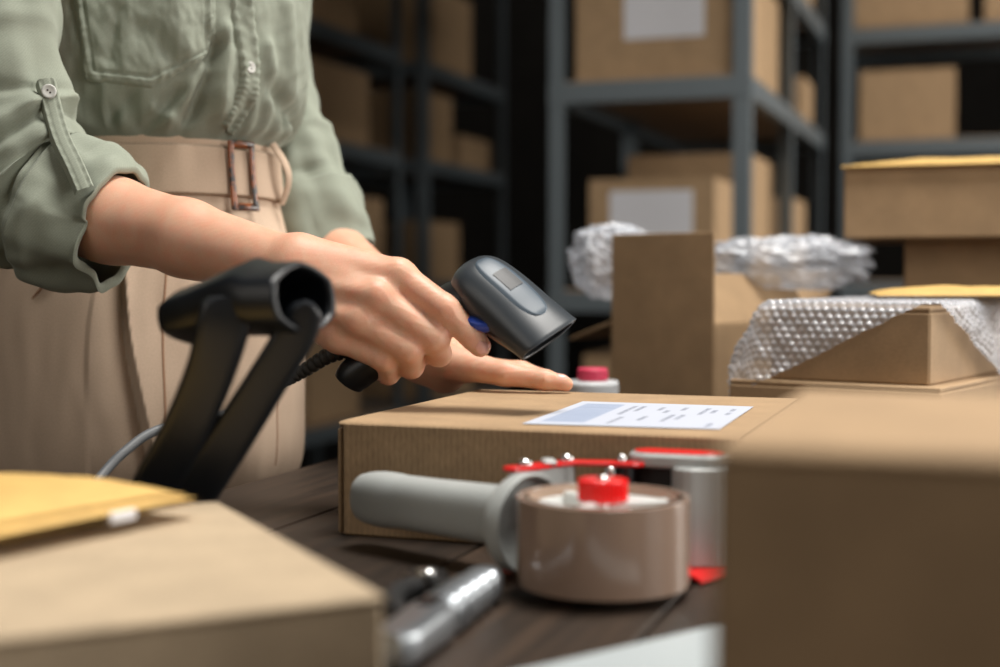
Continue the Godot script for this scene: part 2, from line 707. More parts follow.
func build_room() -> void:
	var mb := MB.new()
	mb.box(Vector3(-0.9, -0.05, -3.2), Vector3(7.0, 0.1, 12.4), 0.0)
	struct("floor", mb, M.floor)
	mb = MB.new()
	# with the opening of a roof light over the bench
	mb.box(Vector3(-2.325, 3.35, -3.2), Vector3(4.15, 0.1, 12.4), 0.0)
	mb.box(Vector3(1.825, 3.35, -3.2), Vector3(1.55, 0.1, 12.4), 0.0)
	mb.box(Vector3(0.4, 3.35, 1.30), Vector3(1.3, 0.1, 3.4), 0.0)
	mb.box(Vector3(0.4, 3.35, -5.65), Vector3(1.3, 0.1, 7.5), 0.0)
	# walls of the roof light's well, added to keep its light off the racks
	for s in [-1, 1]:
		mb.box(Vector3(0.4 + s * 0.70, 3.90, -1.15), Vector3(0.1, 1.0, 1.7), 0.0)
		mb.box(Vector3(0.4, 3.90, -1.15 + s * 0.80), Vector3(1.5, 1.0, 0.1), 0.0)
	struct("ceiling", mb, M.ceiling)
	mb = MB.new()
	mb.box(Vector3(-0.9, 1.65, -9.3), Vector3(7.0, 3.3, 0.2), 0.0)
	struct("wall_back", mb, M.wall)
	mb = MB.new()
	mb.box(Vector3(-4.3, 1.65, -3.2), Vector3(0.2, 3.3, 12.0), 0.0)
	struct("wall_left", mb, M.wall)
	# side wall with two window openings
	mb = MB.new()
	mb.box(Vector3(2.35, 0.48, -3.2), Vector3(0.2, 0.96, 12.0), 0.0)
	mb.box(Vector3(2.35, 3.02, -3.2), Vector3(0.2, 0.56, 12.0), 0.0)
	for r in [[2.8, 0.54], [-1.14, -2.51], [-4.19, -9.2]]:
		mb.box(Vector3(2.35, 1.85, (r[0] + r[1]) * 0.5), Vector3(0.2, 1.78, absf(r[0] - r[1])), 0.0)
	struct("wall_right", mb, M.wall)
	# wall behind the camera; its one unseen window is added for fill light
	mb = MB.new()
	mb.box(Vector3(-0.9, 0.68, 1.6), Vector3(7.0, 1.36, 0.2), 0.0)
	mb.box(Vector3(-0.9, 3.07, 1.6), Vector3(7.0, 0.46, 0.2), 0.0)
	mb.box(Vector3(-3.515, 2.1, 1.6), Vector3(1.77, 1.48, 0.2), 0.0)
	mb.box(Vector3(1.015, 2.1, 1.6), Vector3(2.77, 1.48, 0.2), 0.0)
	struct("wall_front", mb, M.wall)
	var n := 0
	for w in [[Vector3(2.35, 1.85, -0.3), PI / 2, 1.68, 1.78], [Vector3(2.35, 1.85, -3.35), PI / 2, 1.68, 1.78], [Vector3(-1.5, 2.1, 1.6), 0.0, 2.26, 1.48], [Vector3(0.4, 4.38, -1.15), 0.0, 1.3, 1.5, -PI / 2]]:  # the one behind the camera is the added fill window
		n += 1
		var o := Node3D.new()
		o.name = "window_%d" % n
		add_child(o)
		o.position = w[0]
		o.rotation.y = w[1]
		if w.size() > 4:
			o.rotation.x = w[4]
		o.set_meta("kind", "structure")
		var fr := MB.new()
		for s in [-1, 1]:
			fr.box(Vector3(s * (w[2] * 0.5 - 0.03), 0, 0), Vector3(0.06, w[3], 0.07), 0.004)
			fr.box(Vector3(0, s * (w[3] * 0.5 - 0.03), 0), Vector3(w[2], 0.06, 0.07), 0.004)
		fr.box(Vector3.ZERO, Vector3(0.04, w[3], 0.05), 0.004)
		part("window_frame", fr, M.window_frame, o)
		for s in [-1, 1]:
			var pn := MB.new()
			pn.box(Vector3(s * w[2] * 0.25, 0, 0.03), Vector3(w[2] * 0.5 - 0.06, w[3] - 0.1, 0.006), 0.0)
			part("window_pane", pn, M.window_glow, o)


func build_bench() -> void:
	var t := thing("work_bench", "dark stained wooden work bench with wide planks along its length", "table", Vector3(0.1, 0, -1.4))
	var z0 := -0.14
	var z1 := -2.75
	var edges := [-0.575, -0.45, -0.302, -0.154, -0.006, 0.142, 0.290, 0.438, 0.586, 0.734]
	for k in edges.size() - 1:
		var mb := MB.new()
		var w: float = edges[k + 1] - edges[k]
		mb.box(Vector3.ZERO, Vector3(w - 0.0022, 0.036, z0 - z1), 0.0012)
		var p := bare("plank", mb.mesh(), M["plank_%d" % (k % 3)], t, Vector3((edges[k] + edges[k + 1]) * 0.5 - 0.1, TOP - 0.018, (z0 + z1) * 0.5 + 1.4))
		p.rotation.z = [0.001, -0.001, 0.0][k % 3]
	for s in [-1, 1]:
		var ap := MB.new()
		ap.box(Vector3(0, TOP - 0.08, s * 1.2 - 0.04), Vector3(1.1, 0.08, 0.03), 0.003)
		part("apron", ap, M.bench, t)
		ap = MB.new()
		ap.box(Vector3(s * 0.56 - 0.02, TOP - 0.08, -0.04), Vector3(0.03, 0.08, 2.4), 0.003)
		part("apron", ap, M.bench, t)
		for q in [-1, 1]:
			var lg := MB.new()
			lg.box(Vector3(s * 0.54 - 0.02, 0.355, q * 1.18 - 0.04), Vector3(0.08, 0.71, 0.08), 0.004)
			part("leg", lg, M.bench, t)


# ---------------------------------------------------------------- cartons
# a closed carton: body, two lid flaps that meet over the middle, a strip of tape; at its base centre
func carton(label: String, at: Vector3, s: Vector3, turn: float, m: Material, group := "", paper = null, lid: Material = null) -> Node3D:
	var t := thing("cardboard_box", label, "box", at, turn, group)
	var b := MB.new()
	var th := 0.004
	b.box(Vector3(0, (s.y - th) * 0.5, 0), Vector3(s.x, s.y - th, s.z), 0.002)
	part("body", b, m, t)
	if lid:
		# one piece lid
		var l := MB.new()
		l.box(Vector3(0, s.y - th * 0.5, 0), Vector3(s.x + 0.001, th, s.z + 0.001), 0.0015)
		part("lid", l, lid, t)
	for q in [] if lid else [-1, 1]:
		var f := MB.new()
		f.box(Vector3(0, s.y - th * 0.5, q * s.z * 0.25), Vector3(s.x - 0.001, th, s.z * 0.5 - 0.0012), 0.001)
		part("flap", f, m, t)
	if paper != null:
		# [centre x, centre y from the base, width, height] on the front (+z) face
		var p := MB.new()
		p.box(Vector3(paper[0], paper[1], s.z * 0.5 + 0.0008), Vector3(paper[2], paper[3], 0.0014), 0.0)
		part("paper_label", p, M.paper, t, "white paper label")
	return t


# ---------------------------------------------------------------- metal racks
# posts at the corners, at every level a board between two long and two short beams
func rack(label: String, lo: Vector3, hi: Vector3, levels: Array, posts: Array, along_z: bool) -> void:
	var mid := Vector3((lo.x + hi.x) * 0.5, 0, (lo.z + hi.z) * 0.5)
	var t := thing("metal_rack", label, "shelf", mid)
	var w := hi.x - lo.x
	var d := hi.z - lo.z
	for p in posts:
		for s in [-1, 1]:
			var b := MB.new()
			var c := Vector3(s * w * 0.5, 0, p - mid.z) if along_z else Vector3(p - mid.x, 0, s * d * 0.5)
			var inx := -signf(c.x) if absf(c.x) > 0.01 else 1.0
			var inz := -signf(c.z) if absf(c.z) > 0.01 else 1.0
			# an L-shaped upright with a row of slots cut as notches along the outer edge
			b.box(c + Vector3(inx * 0.02, hi.y * 0.5, 0), Vector3(0.04, hi.y, 0.003), 0.0)
			b.box(c + Vector3(0, hi.y * 0.5, inz * 0.02), Vector3(0.003, hi.y, 0.04), 0.0)
			part("post", b, M.steel, t)
	for y in levels:
		for s in [-1, 1]:
			var b := MB.new()
			b.box(Vector3(s * (w * 0.5 + 0.0025), y - 0.03, 0), Vector3(0.003, 0.05, d), 0.0)
			b.box(Vector3(s * (w * 0.5 - 0.012), y - 0.055, 0), Vector3(0.026, 0.003, d), 0.0)
			part("beam", b, M.steel, t)
			b = MB.new()
			b.box(Vector3(0, y - 0.03, s * (d * 0.5 + 0.0025)), Vector3(w, 0.05, 0.003), 0.0)
			b.box(Vector3(0, y - 0.055, s * (d * 0.5 - 0.012)), Vector3(w, 0.003, 0.026), 0.0)
			part("beam", b, M.steel, t)
		var bd := MB.new()
		bd.box(Vector3(0, y - 0.008, 0), Vector3(w - 0.01, 0.016, d - 0.01), 0.001)
		part("shelf_board", bd, M.shelf, t)


func build_racks() -> void:
	rack("grey steel rack whose narrow end stands behind the bench", Vector3(-1.045, 0, -4.84), Vector3(-0.548, 2.4, -3.32), [0.42, 0.885, 1.40, 1.76], [-3.32, -4.08, -4.84], true)
	rack("long grey steel rack with open bays crosswise beyond the narrow rack", Vector3(-0.50, 0, -5.45), Vector3(1.35, 2.4, -4.95), [0.42, 0.90, 1.385, 1.77], [-0.50, 0.42, 1.35], false)
	rack("grey steel rack in the dim aisle, closer bay", Vector3(-2.60, 0, -4.82), Vector3(-2.10, 2.4, -3.55), [0.42, 0.90, 1.38, 1.76], [-3.55, -4.82], true)
	rack("grey steel rack in the dim aisle, farther bay", Vector3(-2.60, 0, -6.00), Vector3(-2.10, 2.4, -5.06), [0.42, 0.90, 1.38, 1.76], [-5.06, -6.00], true)
	# on the narrow rack
	var g := "cartons on the narrow rack"
	carton("large brown carton with white paper label on the high shelf", Vector3(-0.785, 1.40, -3.56), Vector3(0.41, 0.34, 0.40), 0.0, M.card, g, [0.02, 0.20, 0.20, 0.20])
	carton("brown carton with white paper label on the shelf at bench height", Vector3(-0.80, 0.885, -3.52), Vector3(0.32, 0.275, 0.28), 0.0, M.card, g, [0.0, 0.185, 0.21, 0.12])
	carton("tall carton standing behind the labelled carton at bench height", Vector3(-0.775, 0.885, -3.90), Vector3(0.33, 0.36, 0.42), 0.0, M.card, g)
	carton("carton at the far end of the shelf at bench height", Vector3(-0.70, 0.885, -4.40), Vector3(0.26, 0.27, 0.30), 0.0, M.card, g)
	carton("carton directly behind the large one on the high shelf", Vector3(-0.74, 1.40, -4.02), Vector3(0.30, 0.30, 0.34), 0.0, M.card, g)
	carton("small carton at the far end of the high shelf", Vector3(-0.66, 1.40, -4.60), Vector3(0.18, 0.15, 0.22), 0.0, M.card, g)
	carton("wide carton on the low shelf of the narrow rack", Vector3(-0.79, 0.42, -3.60), Vector3(0.38, 0.30, 0.40), 0.0, M.card, g)
	carton("wide carton added unseen on the top shelf to block light to the aisle", Vector3(-0.79, 1.76, -3.62), Vector3(0.42, 0.36, 0.48), 0.0, M.card, g)  # this and the next two are out of view, added to shade the aisle
	carton("tall carton added unseen mid top shelf to block light to the aisle", Vector3(-0.79, 1.76, -4.12), Vector3(0.42, 0.42, 0.44), 0.0, M.card, g)
	carton("carton added unseen at the top shelf end to block light to the aisle", Vector3(-0.79, 1.76, -4.58), Vector3(0.42, 0.36, 0.40), 0.0, M.card, g)
	# on the crosswise rack
	g = "cartons on the crosswise rack"
	carton("plain brown carton alone in the middle of an open bay", Vector3(-0.29, 1.385, -5.20), Vector3(0.32, 0.25, 0.30), 0.0, M.card, g)
	carton("flat brown carton on the upper board of the crosswise rack", Vector3(-0.30, 1.77, -5.20), Vector3(0.42, 0.20, 0.32), 0.0, M.card, g)
	carton("small carton on the upper board beside the flat one", Vector3(0.06, 1.77, -5.20), Vector3(0.20, 0.16, 0.30), 0.0, M.card, g)
	carton("tall brown carton close to the rack's middle post", Vector3(0.17, 1.385, -5.15), Vector3(0.24, 0.30, 0.34), 0.0, M.card, g)
	carton("broad carton on the crosswise rack at bench height", Vector3(0.60, 0.90, -5.20), Vector3(0.50, 0.30, 0.34), 0.0, M.card, g)
	carton("brown carton in the second bay of the crosswise rack", Vector3(0.75, 1.385, -5.20), Vector3(0.36, 0.26, 0.32), 0.0, M.card, g)
	# in the dim aisle
	g = "cartons in the dim aisle"
	for c in [
		["wide brown carton on the closer dim rack's middle shelf", Vector3(-2.32, 1.38, -4.30), Vector3(0.40, 0.26, 0.55), M.card],
		["carton on the top shelf of the closer dim rack", Vector3(-2.32, 1.76, -4.25), Vector3(0.38, 0.22, 0.50), M.card],
		["carton low on the closer dim rack beside the post", Vector3(-2.32, 0.90, -4.50), Vector3(0.38, 0.30, 0.44), M.card],
		["tall carton on the top shelf of the farther dim rack", Vector3(-2.34, 1.76, -5.45), Vector3(0.38, 0.34, 0.50), M.card],
		["square carton on the middle shelf of the farther dim rack", Vector3(-2.34, 1.38, -5.30), Vector3(0.38, 0.28, 0.34), M.card],
		["low carton at the end of the farther rack's middle shelf", Vector3(-2.34, 1.38, -5.75), Vector3(0.38, 0.14, 0.36), M.card],
		["carton low on the farther dim rack beside the post", Vector3(-2.34, 0.90, -5.35), Vector3(0.38, 0.24, 0.40), M.card],
		["carton on the bottom shelf of the closer dim rack", Vector3(-2.34, 0.42, -4.35), Vector3(0.38, 0.30, 0.40), M.card],
		["carton on the bottom shelf of the farther dim rack", Vector3(-2.34, 0.42, -5.50), Vector3(0.38, 0.26, 0.40), M.card],
	]:
		carton(c[0], c[1], c[2], 0.0, c[3], g)


# ---------------------------------------------------------------- the parcel being scanned
func build_parcel() -> void:
	var w := 0.261
	var d := 0.266
	var h := 0.075
	var t := thing("parcel_box", "flat kraft mailer box with a white postal label, under the scanner", "box", Vector3(-0.401 + w * 0.5, TOP, -0.818 - d * 0.5))
	var b := MB.new()
	b.box(Vector3(0, h * 0.5 - 0.002, -0.002), Vector3(w - 0.006, h - 0.005, d - 0.006), 0.001)
	part("tray", b, M.card, t)
	# the fluted front panel with its rolled edge
	b = MB.new()
	b.box(Vector3(0.001, h * 0.5 - 0.0003, d * 0.5 - 0.0012), Vector3(w - 0.003, h - 0.0008, 0.004), 0.0014)
	part("front_panel", b, M.flute, t)
	# side panels, doubled at the front corner
	for s in [-1, 1]:
		b = MB.new()
		b.box(Vector3(s * (w * 0.5 - 0.0015), h * 0.5 - 0.001, -0.003), Vector3(0.003, h - 0.003, d - 0.008), 0.001)
		part("side_panel", b, M.flute, t)
		b = MB.new()
		b.box(Vector3(s * (w * 0.5 + 0.0005), h * 0.5 - 0.002, d * 0.5 - 0.012), Vector3(0.003, h - 0.006, 0.022), 0.001)
		part("tuck_flap", b, M.card, t)
	b = MB.new()
	b.box(Vector3(0, h * 0.5 - 0.001, -d * 0.5 + 0.0015), Vector3(w - 0.003, h - 0.003, 0.003), 0.001)
	part("back_panel", b, M.flute, t)
	# lid, sagging a little in the middle, its front edge rounded over the front panel
	b = MB.new()
	var rows := []
	var nz := 24
	var nx := 24
	for side in 2:
		for r in nz + 1:
			var rr: int = r if side == 0 else nz - r
			var row := PackedVector3Array()
			for k in nx + 1:
				var x := (float(k) / nx - 0.5) * w
				var z := (float(rr) / nz - 0.5) * d
				var sag := -0.0005 * (1.0 - pow(2.0 * x / w, 4.0)) * (1.0 - pow(2.0 * z / d, 4.0))
				var lip := -0.0006 * pow(maxf(0.0, (z / (d * 0.5) - 0.955) / 0.045), 2.0)
				var y := h + sag + lip if side == 0 else h - 0.004
				row.append(Vector3(x, y, z))
			rows.append(row)
	b.grid(rows, false, false)
	part("lid", b, M.card, t)
	# the postal label on the lid
	b = MB.new()
	var lx0 := -0.286 + 0.401 - w * 0.5
	var lx1 := -0.158 + 0.401 - w * 0.5
	var lz0 := -1.003 + 0.818 + d * 0.5
	var lz1 := -0.842 + 0.818 + d * 0.5
	var y := h + 0.0004
	b.sheet(Vector3(lx0 + 0.004, y, lz1 + 0.004), Vector3(lx1 + 0.001, y, lz1 - 0.006), Vector3(lx1 - 0.003, y, lz0), Vector3(lx0 - 0.003, y, lz0))
	part("postal_label", b, label_print(), t, "white postal label with a bar code and small type")


# ---------------------------------------------------------------- tape gun, lying on its side
func ring_poly(cx: float, cz: float, r: float, n := 16) -> Array:
	var out := []
	for k in n:
		out.append(Vector2(cx + cos(TAU * k / n) * r, cz + sin(TAU * k / n) * r))
	return out


func band_poly(pts: Array, half: float) -> Array:
	# outline of a strip of the given half width along a line of points, with rounded ends
	var lft := []
	var rgt := []
	for i in pts.size():
		var d: Vector2 = (pts[mini(i + 1, pts.size() - 1)] - pts[maxi(i - 1, 0)]).normalized()
		var n := Vector2(-d.y, d.x)
		if i == 0:
			for k in 4:
				var a := PI * 0.5 * (k + 0.5) / 4.0
				lft.append(pts[i] - d * cos(a) * half + n * sin(a) * half)
				rgt.append(pts[i] - d * cos(a) * half - n * sin(a) * half)
		lft.append(pts[i] + n * half)
		rgt.append(pts[i] - n * half)
		if i == pts.size() - 1:
			for k in range(3, -1, -1):
				var a := PI * 0.5 * (k + 0.5) / 4.0
				lft.append(pts[i] + d * cos(a) * half + n * sin(a) * half)
				rgt.append(pts[i] + d * cos(a) * half - n * sin(a) * half)
	rgt.reverse()
	return lft + rgt


func build_tape_gun() -> void:
	var at := Vector3(-0.194, TOP, -0.712)
	# the roll, carried by the gun's hub
	var mb := MB.new()
	mb.lathe([Vector2(0.0402, 0.0062), Vector2(0.0455, 0.0062), Vector2(0.0461, 0.0068), Vector2(0.0461, 0.0524), Vector2(0.0455, 0.053), Vector2(0.0402, 0.053), Vector2(0.0402, 0.0062)], 96)
	var roll := thing("tape_roll", "roll of glossy tan packing tape on the tape gun", "tape", at)
	part("tape_windings", mb, M.tape, roll)
	mb = MB.new()
	mb.lathe([Vector2(0.0388, 0.0064), Vector2(0.0402, 0.0064), Vector2(0.0402, 0.0528), Vector2(0.0388, 0.0528), Vector2(0.0388, 0.0064)], 72)
	part("core", mb, M.tape_edge, roll)

	var t := thing("tape_gun", "grey and red packing tape gun lying beside the parcel", "tape dispenser", at)
	# handle: swept oval with a heel at its end
	mb = MB.new()
	var a := Vector3(-0.180, 0.0312, -0.079)
	var b := Vector3(-0.060, 0.0335, -0.026)
	var dir := (b - a).normalized()
	var rows := []
	for s in [[0.0, 0.0015], [0.006, 0.0085], [0.02, 0.0120], [0.05, 0.0146], [0.09, 0.0158], [0.14, 0.0166], [0.20, 0.0168], [0.27, 0.0165], [0.31, 0.0160], [0.35, 0.0160], [0.5, 0.0160], [0.7, 0.0163], [0.85, 0.0166], [1.0, 0.0168]]:
		var c: Vector3 = a.lerp(b, s[0])
		var side := dir.cross(Vector3.UP).normalized()
		var row := PackedVector3Array()
		for k in 28:
			var an := TAU * k / 28.0
			var cs := cos(an)
			var sn := sin(an)
			var lift: float = s[1] * 1.02
			row.append(c + Vector3.UP * signf(cs) * pow(absf(cs), 0.8) * lift + side * signf(sn) * pow(absf(sn), 0.8) * s[1] * 0.86)
		rows.append(row)
	mb.grid(rows, true, true)
	part("handle", mb, M.gun_grey, t)
	# round guard between handle and roll, hollow towards the roll
	mb = MB.new()
	var gb := Basis(Quaternion(Vector3.UP, dir))
	mb.lathe([Vector2(0.0, -0.004), Vector2(0.016, -0.004), Vector2(0.0265, 0.001), Vector2(0.0282, 0.004), Vector2(0.0285, 0.012), Vector2(0.0278, 0.0135), Vector2(0.0262, 0.0125), Vector2(0.0255, 0.005), Vector2(0.0, 0.002)], 56, Transform3D(gb, Vector3(-0.0580, 0.0310, -0.0250)))
	part("guard", mb, M.gun_grey, t)
	# side plates of red sheet steel
	var line := [Vector2(-0.060, -0.030), Vector2(-0.053, -0.040), Vector2(-0.045, -0.057), Vector2(-0.036, -0.066), Vector2(-0.014, -0.070), Vector2(-0.001, -0.071)]
	for y in [0.0, 0.0575]:
		mb = MB.new()
		mb.prism(band_poly(line, 0.0066), y + 0.0018, y + 0.0040, 0.0005)
		if y == 0.0:
			mb.prism([Vector2(-0.006, -0.077), Vector2(0.054, -0.084), Vector2(0.058, -0.062), Vector2(0.046, -0.034), Vector2(0.036, -0.050), Vector2(-0.006, -0.063)], 0.0012, 0.0034, 0.0004)
		part("side_plate", mb, M.red, t, "red sheet steel plate")
	# grey bracket between the plates
	mb = MB.new()
	mb.prism(band_poly([Vector2(-0.058, -0.032), Vector2(-0.051, -0.044), Vector2(-0.043, -0.060)], 0.0052), 0.0490, 0.0592, 0.001)
	mb.prism(ring_poly(-0.058, -0.033, 0.0062), 0.0042, 0.0592, 0.0008)
	mb.prism(ring_poly(-0.040, -0.063, 0.0056), 0.0042, 0.0592, 0.0008)
	mb.box(Vector3(-0.0465, 0.0622, -0.052), Vector3(0.008, 0.0030, 0.014), 0.0012, Basis(Vector3.UP, 0.45))
	part("bracket", mb, M.gun_grey, t)
	for s in [Vector2(-0.0560, -0.0360), Vector2(-0.0395, -0.0635), Vector2(-0.008, -0.0705)]:
		mb = MB.new()
		var q := 1.0 if s.x < -0.02 else 0.72
		mb.lathe([Vector2(0, 0.0660), Vector2(0.0016, 0.0658), Vector2(0.0034 * q, 0.0646), Vector2(0.0044 * q, 0.0630), Vector2(0.0046 * q, 0.0614), Vector2(0, 0.0614)], 20, Transform3D(Basis(), Vector3(s.x, 0, s.y)))
		part("screw", mb, M.chrome, t, "chrome screw head")
	# the two steel rollers the tape runs over
	for r in [[-0.0135, -0.0665, 0.0036], [-0.0045, -0.0690, 0.0046]]:
		mb = MB.new()
		mb.prism(ring_poly(r[0], r[1], r[2], 20), 0.0042, 0.0590, 0.0004)
		part("roller", mb, M.chrome if r[2] < 0.004 else M.dark_steel, t, "steel roller")
	# hub inside the roll: disc, spokes, stub axle below and the red tension knob on top
	mb = MB.new()
	mb.lathe([Vector2(0, 0.0400), Vector2(0.0370, 0.0400), Vector2(0.0384, 0.0412), Vector2(0.0384, 0.0470), Vector2(0.0362, 0.0482), Vector2(0.0345, 0.0470), Vector2(0.0335, 0.0440), Vector2(0, 0.0440)], 64)
	for k in 3:
		var an := 0.35 + TAU * k / 3.0
		mb.box(Vector3(cos(an) * 0.019, 0.0470, -sin(an) * 0.019), Vector3(0.032, 0.0075, 0.006), 0.001, Basis(Vector3.UP, an))
	mb.lathe([Vector2(0, 0.0), Vector2(0.0130, 0.0), Vector2(0.0145, 0.0012), Vector2(0.0145, 0.0400), Vector2(0, 0.0400)], 32)
	part("hub", mb, M.hub, t)
	mb = MB.new()
	var knob := []
	for k in 64:
		var r := 0.0134 if k % 2 == 0 else 0.0129
		knob.append(Vector2(cos(TAU * k / 64.0) * r, sin(TAU * k / 64.0) * r))
	mb.prism(knob, 0.0500, 0.0618, 0.0008)
	var kn := part("tension_knob", mb, M.red_clear, t, "bright red ribbed knob")
	mb = MB.new()
	mb.lathe([Vector2(0, 0.0640), Vector2(0.0022, 0.0636), Vector2(0.0034, 0.0622), Vector2(0.0034, 0.0616), Vector2(0, 0.0616)], 18)
	part("nut", mb, M.chrome, kn)
	# cutter housing: roof with a red inlay, rounded end wall, black blade cover
	mb = MB.new()
	mb.prism(band_poly([Vector2(0.006, -0.0835), Vector2(0.040, -0.0835)], 0.0125), 0.0585, 0.0668, 0.0018)
	part("housing_roof", mb, M.gun_grey, t)
	mb = MB.new()
	mb.prism(band_poly([Vector2(0.006, -0.0835), Vector2(0.040, -0.0835)], 0.0095), 0.0664, 0.0676, 0.0005)
	part("inlay", mb, M.red, t, "red top inlay")
	mb = MB.new()
	mb.prism(band_poly([Vector2(0.032, -0.0765), Vector2(0.041, -0.0800)], 0.0115), 0.0030, 0.0600, 0.0012)
	part("end_wall", mb, M.gun_grey, t)
	mb = MB.new()
	mb.box(Vector3(0.004, 0.0480, -0.0800), Vector3(0.036, 0.0200, 0.004), 0.001)
	mb.box(Vector3(-0.0070, 0.0530, -0.0790), Vector3(0.006, 0.0170, 0.010), 0.001)
	part("blade_cover", mb, M.black_soft, t)


# ---------------------------------------------------------------- hand scanner, in the person's axes
const SCAN0 := Vector3(-0.05, 0.845, -0.99)
const HEAD := [
	# along, half width, top, bottom
	[-0.0225, 0.0020, 0.0020, -0.0020], [-0.0220, 0.0085, 0.0075, -0.0065], [-0.0195, 0.0155, 0.0125, -0.0110], [-0.015, 0.0205, 0.0165, -0.0150],
	[-0.007, 0.0238, 0.0190, -0.0180], [0.006, 0.0252, 0.0196, -0.0190], [0.022, 0.0256, 0.0184, -0.0190], [0.040, 0.0256, 0.0158, -0.0182], [0.056, 0.0258, 0.0138, -0.0170], [0.068, 0.0262, 0.0122, -0.0160],
]


func head_at(x: float, col: int) -> float:
	return table_at(HEAD, x, col)


func head_ring(x: float, a: float, grow := 0.0) -> Vector3:
	var c := cos(a)
	var s := sin(a)
	var e := 0.86
	var z := (head_at(x, 1) + grow) * signf(c) * pow(absf(c), e)
	var hh := head_at(x, 2) + grow if s > 0.0 else -head_at(x, 3) + grow
	return Vector3(x, hh * signf(s) * pow(absf(s), e), z)


func build_scanner() -> void:
	var t := thing("barcode_scanner", "black hand-held barcode scanner gripped in a hand above the parcel", "scanner", turned(SCAN0), YAW)
	var f := Vector3(0.712, -0.548, 0.438).normalized()
	var u := Vector3(0.142, 0.724, 0.674)
	u = (u - f * u.dot(f)).normalized()
	var tf := Transform3D(Basis(f, u, f.cross(u)), Vector3(-0.0100, 0.9105, -0.983) - SCAN0)
	# head: grey top shell and black lower shell, parted along a seam
	for half in 2:
		var mb := MB.new()
		var rows := []
		var a0 := -0.10 if half == 0 else PI + 0.13
		var a1 := PI + 0.10 if half == 0 else TAU - 0.13
		for r in 41:
			var row := PackedVector3Array()
			for k in 29:
				var a := lerpf(a0, a1, k / 28.0)
				var tip := 0.0675 - 0.011 * (0.5 - 0.5 * sin(a))
				var x := lerpf(-0.0225, tip, pow(r / 40.0, 1.25))
				row.append(tf * head_ring(x, a, 0.0 if half == 0 else -0.0004))
			rows.append(row)
		# the rim turns in to form the hollow nose
		for q in [[0.0, -0.0010], [-0.001, -0.0022], [-0.014, -0.0026]]:
			var row := PackedVector3Array()
			for k in 29:
				var a := lerpf(a0, a1, k / 28.0)
				var tip := 0.0675 - 0.011 * (0.5 - 0.5 * sin(a))
				row.append(tf * head_ring(tip + q[0], a, q[1]))
			rows.append(row)
		mb.grid(rows)
		part("top_shell" if half == 0 else "lower_shell", mb, M.shell_grey if half == 0 else M.black, t)
	var mb := MB.new()
	var ring := PackedVector3Array()
	var ring2 := PackedVector3Array()
	for k in 32:
		ring.append(tf * head_ring(0.050, TAU * k / 32.0, -0.0024))
		ring2.append(tf * head_ring(0.048, TAU * k / 32.0, -0.0024))
	mb.grid([ring, ring2], true, true)
	part("scan_window", mb, M.badge, t, "dark scan window in the nose")
	# smooth lighter panel on top, with a dark badge
	var top := func(x: float, z: float, up: float) -> Vector3:
		var hw := head_at(x, 1)
		var y := head_at(x, 2) * pow(maxf(0.0, 1.0 - pow(absf(z) / hw, 2.326)), 0.43)
		return tf * Vector3(x, y + up, z)
	mb = MB.new()
	var rows := []
	for r in 25:
		var s := r / 24.0
		var x := lerpf(-0.013, 0.052, s)
		var hw := 0.0118 * pow(maxf(0.0, 1.0 - pow(absf(s * 2.0 - 1.0), 3.2)), 1.0 / 2.2) + 0.0004
		var row := PackedVector3Array()
		for k in 13:
			var q := k / 12.0 * 2.0 - 1.0
			var edge := 1.0 if absf(q) < 0.9 and s > 0.02 and s < 0.98 else -0.4
			row.append(top.call(x, q * hw - 0.002, 0.0008 * edge))
		rows.append(row)
	mb.grid(rows)
	var pn := part("top_panel", mb, M.panel_grey, t, "smooth grey-blue panel on top")
	mb = MB.new()
	rows = []
	for r in 5:
		var row := PackedVector3Array()
		for k in 5:
			row.append(top.call(lerpf(0.006, 0.024, r / 4.0), lerpf(-0.0095, 0.0035, k / 4.0), 0.0012))
		rows.append(row)
	mb.grid(rows)
	part("badge", mb, M.badge, pn)
	# grip, flaring into the head and at its foot
	mb = MB.new()
	var pts := spline([Vector3(-0.008, 0.905, -0.985), Vector3(-0.026, 0.901, -0.9855), Vector3(-0.046, 0.889, -0.9875), Vector3(-0.066, 0.875, -0.990), Vector3(-0.088, 0.860, -0.994), Vector3(-0.104, 0.849, -0.998), Vector3(-0.109, 0.843, -0.9995)], 36)
	var rr := spline([0.0185, 0.0195, 0.0185, 0.0148, 0.0136, 0.0142, 0.0128], 36)
	for k in pts.size():
		pts[k] -= SCAN0
	mb.tube(pts, rr, 24, true, 0.9, Vector3(0, 0, 1))
	part("grip", mb, M.black, t)
	# blue trigger and the bare rim of the lower shell
	mb = MB.new()
	pts = spline([Vector3(-0.022, 0.889, -0.968), Vector3(-0.012, 0.8855, -0.9640), Vector3(-0.000, 0.8855, -0.9620)], 8)
	for k in 8:
		pts[k] -= SCAN0
	mb.tube(pts, [0.003, 0.0044, 0.005, 0.005, 0.005, 0.0046, 0.004, 0.003], 10, true, 1.6, Vector3(0, 1, 0))
	part("trigger", mb, M.blue, t, "blue trigger")
	mb = MB.new()
	var rim := []
	for k in 14:
		var q := k / 13.0
		rim.append(tf * (head_ring(lerpf(0.014, 0.056, q), PI * 1.5 + 0.95 - 0.4 * q, 0.0002)))
	mb.tube(rim, 0.0011, 8)
	part("rim_trim", mb, M.copper, t)
	# strain relief and cable
	mb = MB.new()
	var rel := spline([Vector3(-0.106, 0.868, -1.000), Vector3(-0.124, 0.862, -1.004), Vector3(-0.142, 0.851, -1.010), Vector3(-0.156, 0.843, -1.014)], 73)
	var rad := []
	for k in 73:
		rel[k] -= SCAN0
		var base := lerpf(0.0070, 0.0044, k / 72.0)
		rad.append(base - (0.0011 if k % 6 < 2 and k > 5 else 0.0))
	mb.tube(rel, rad, 16)
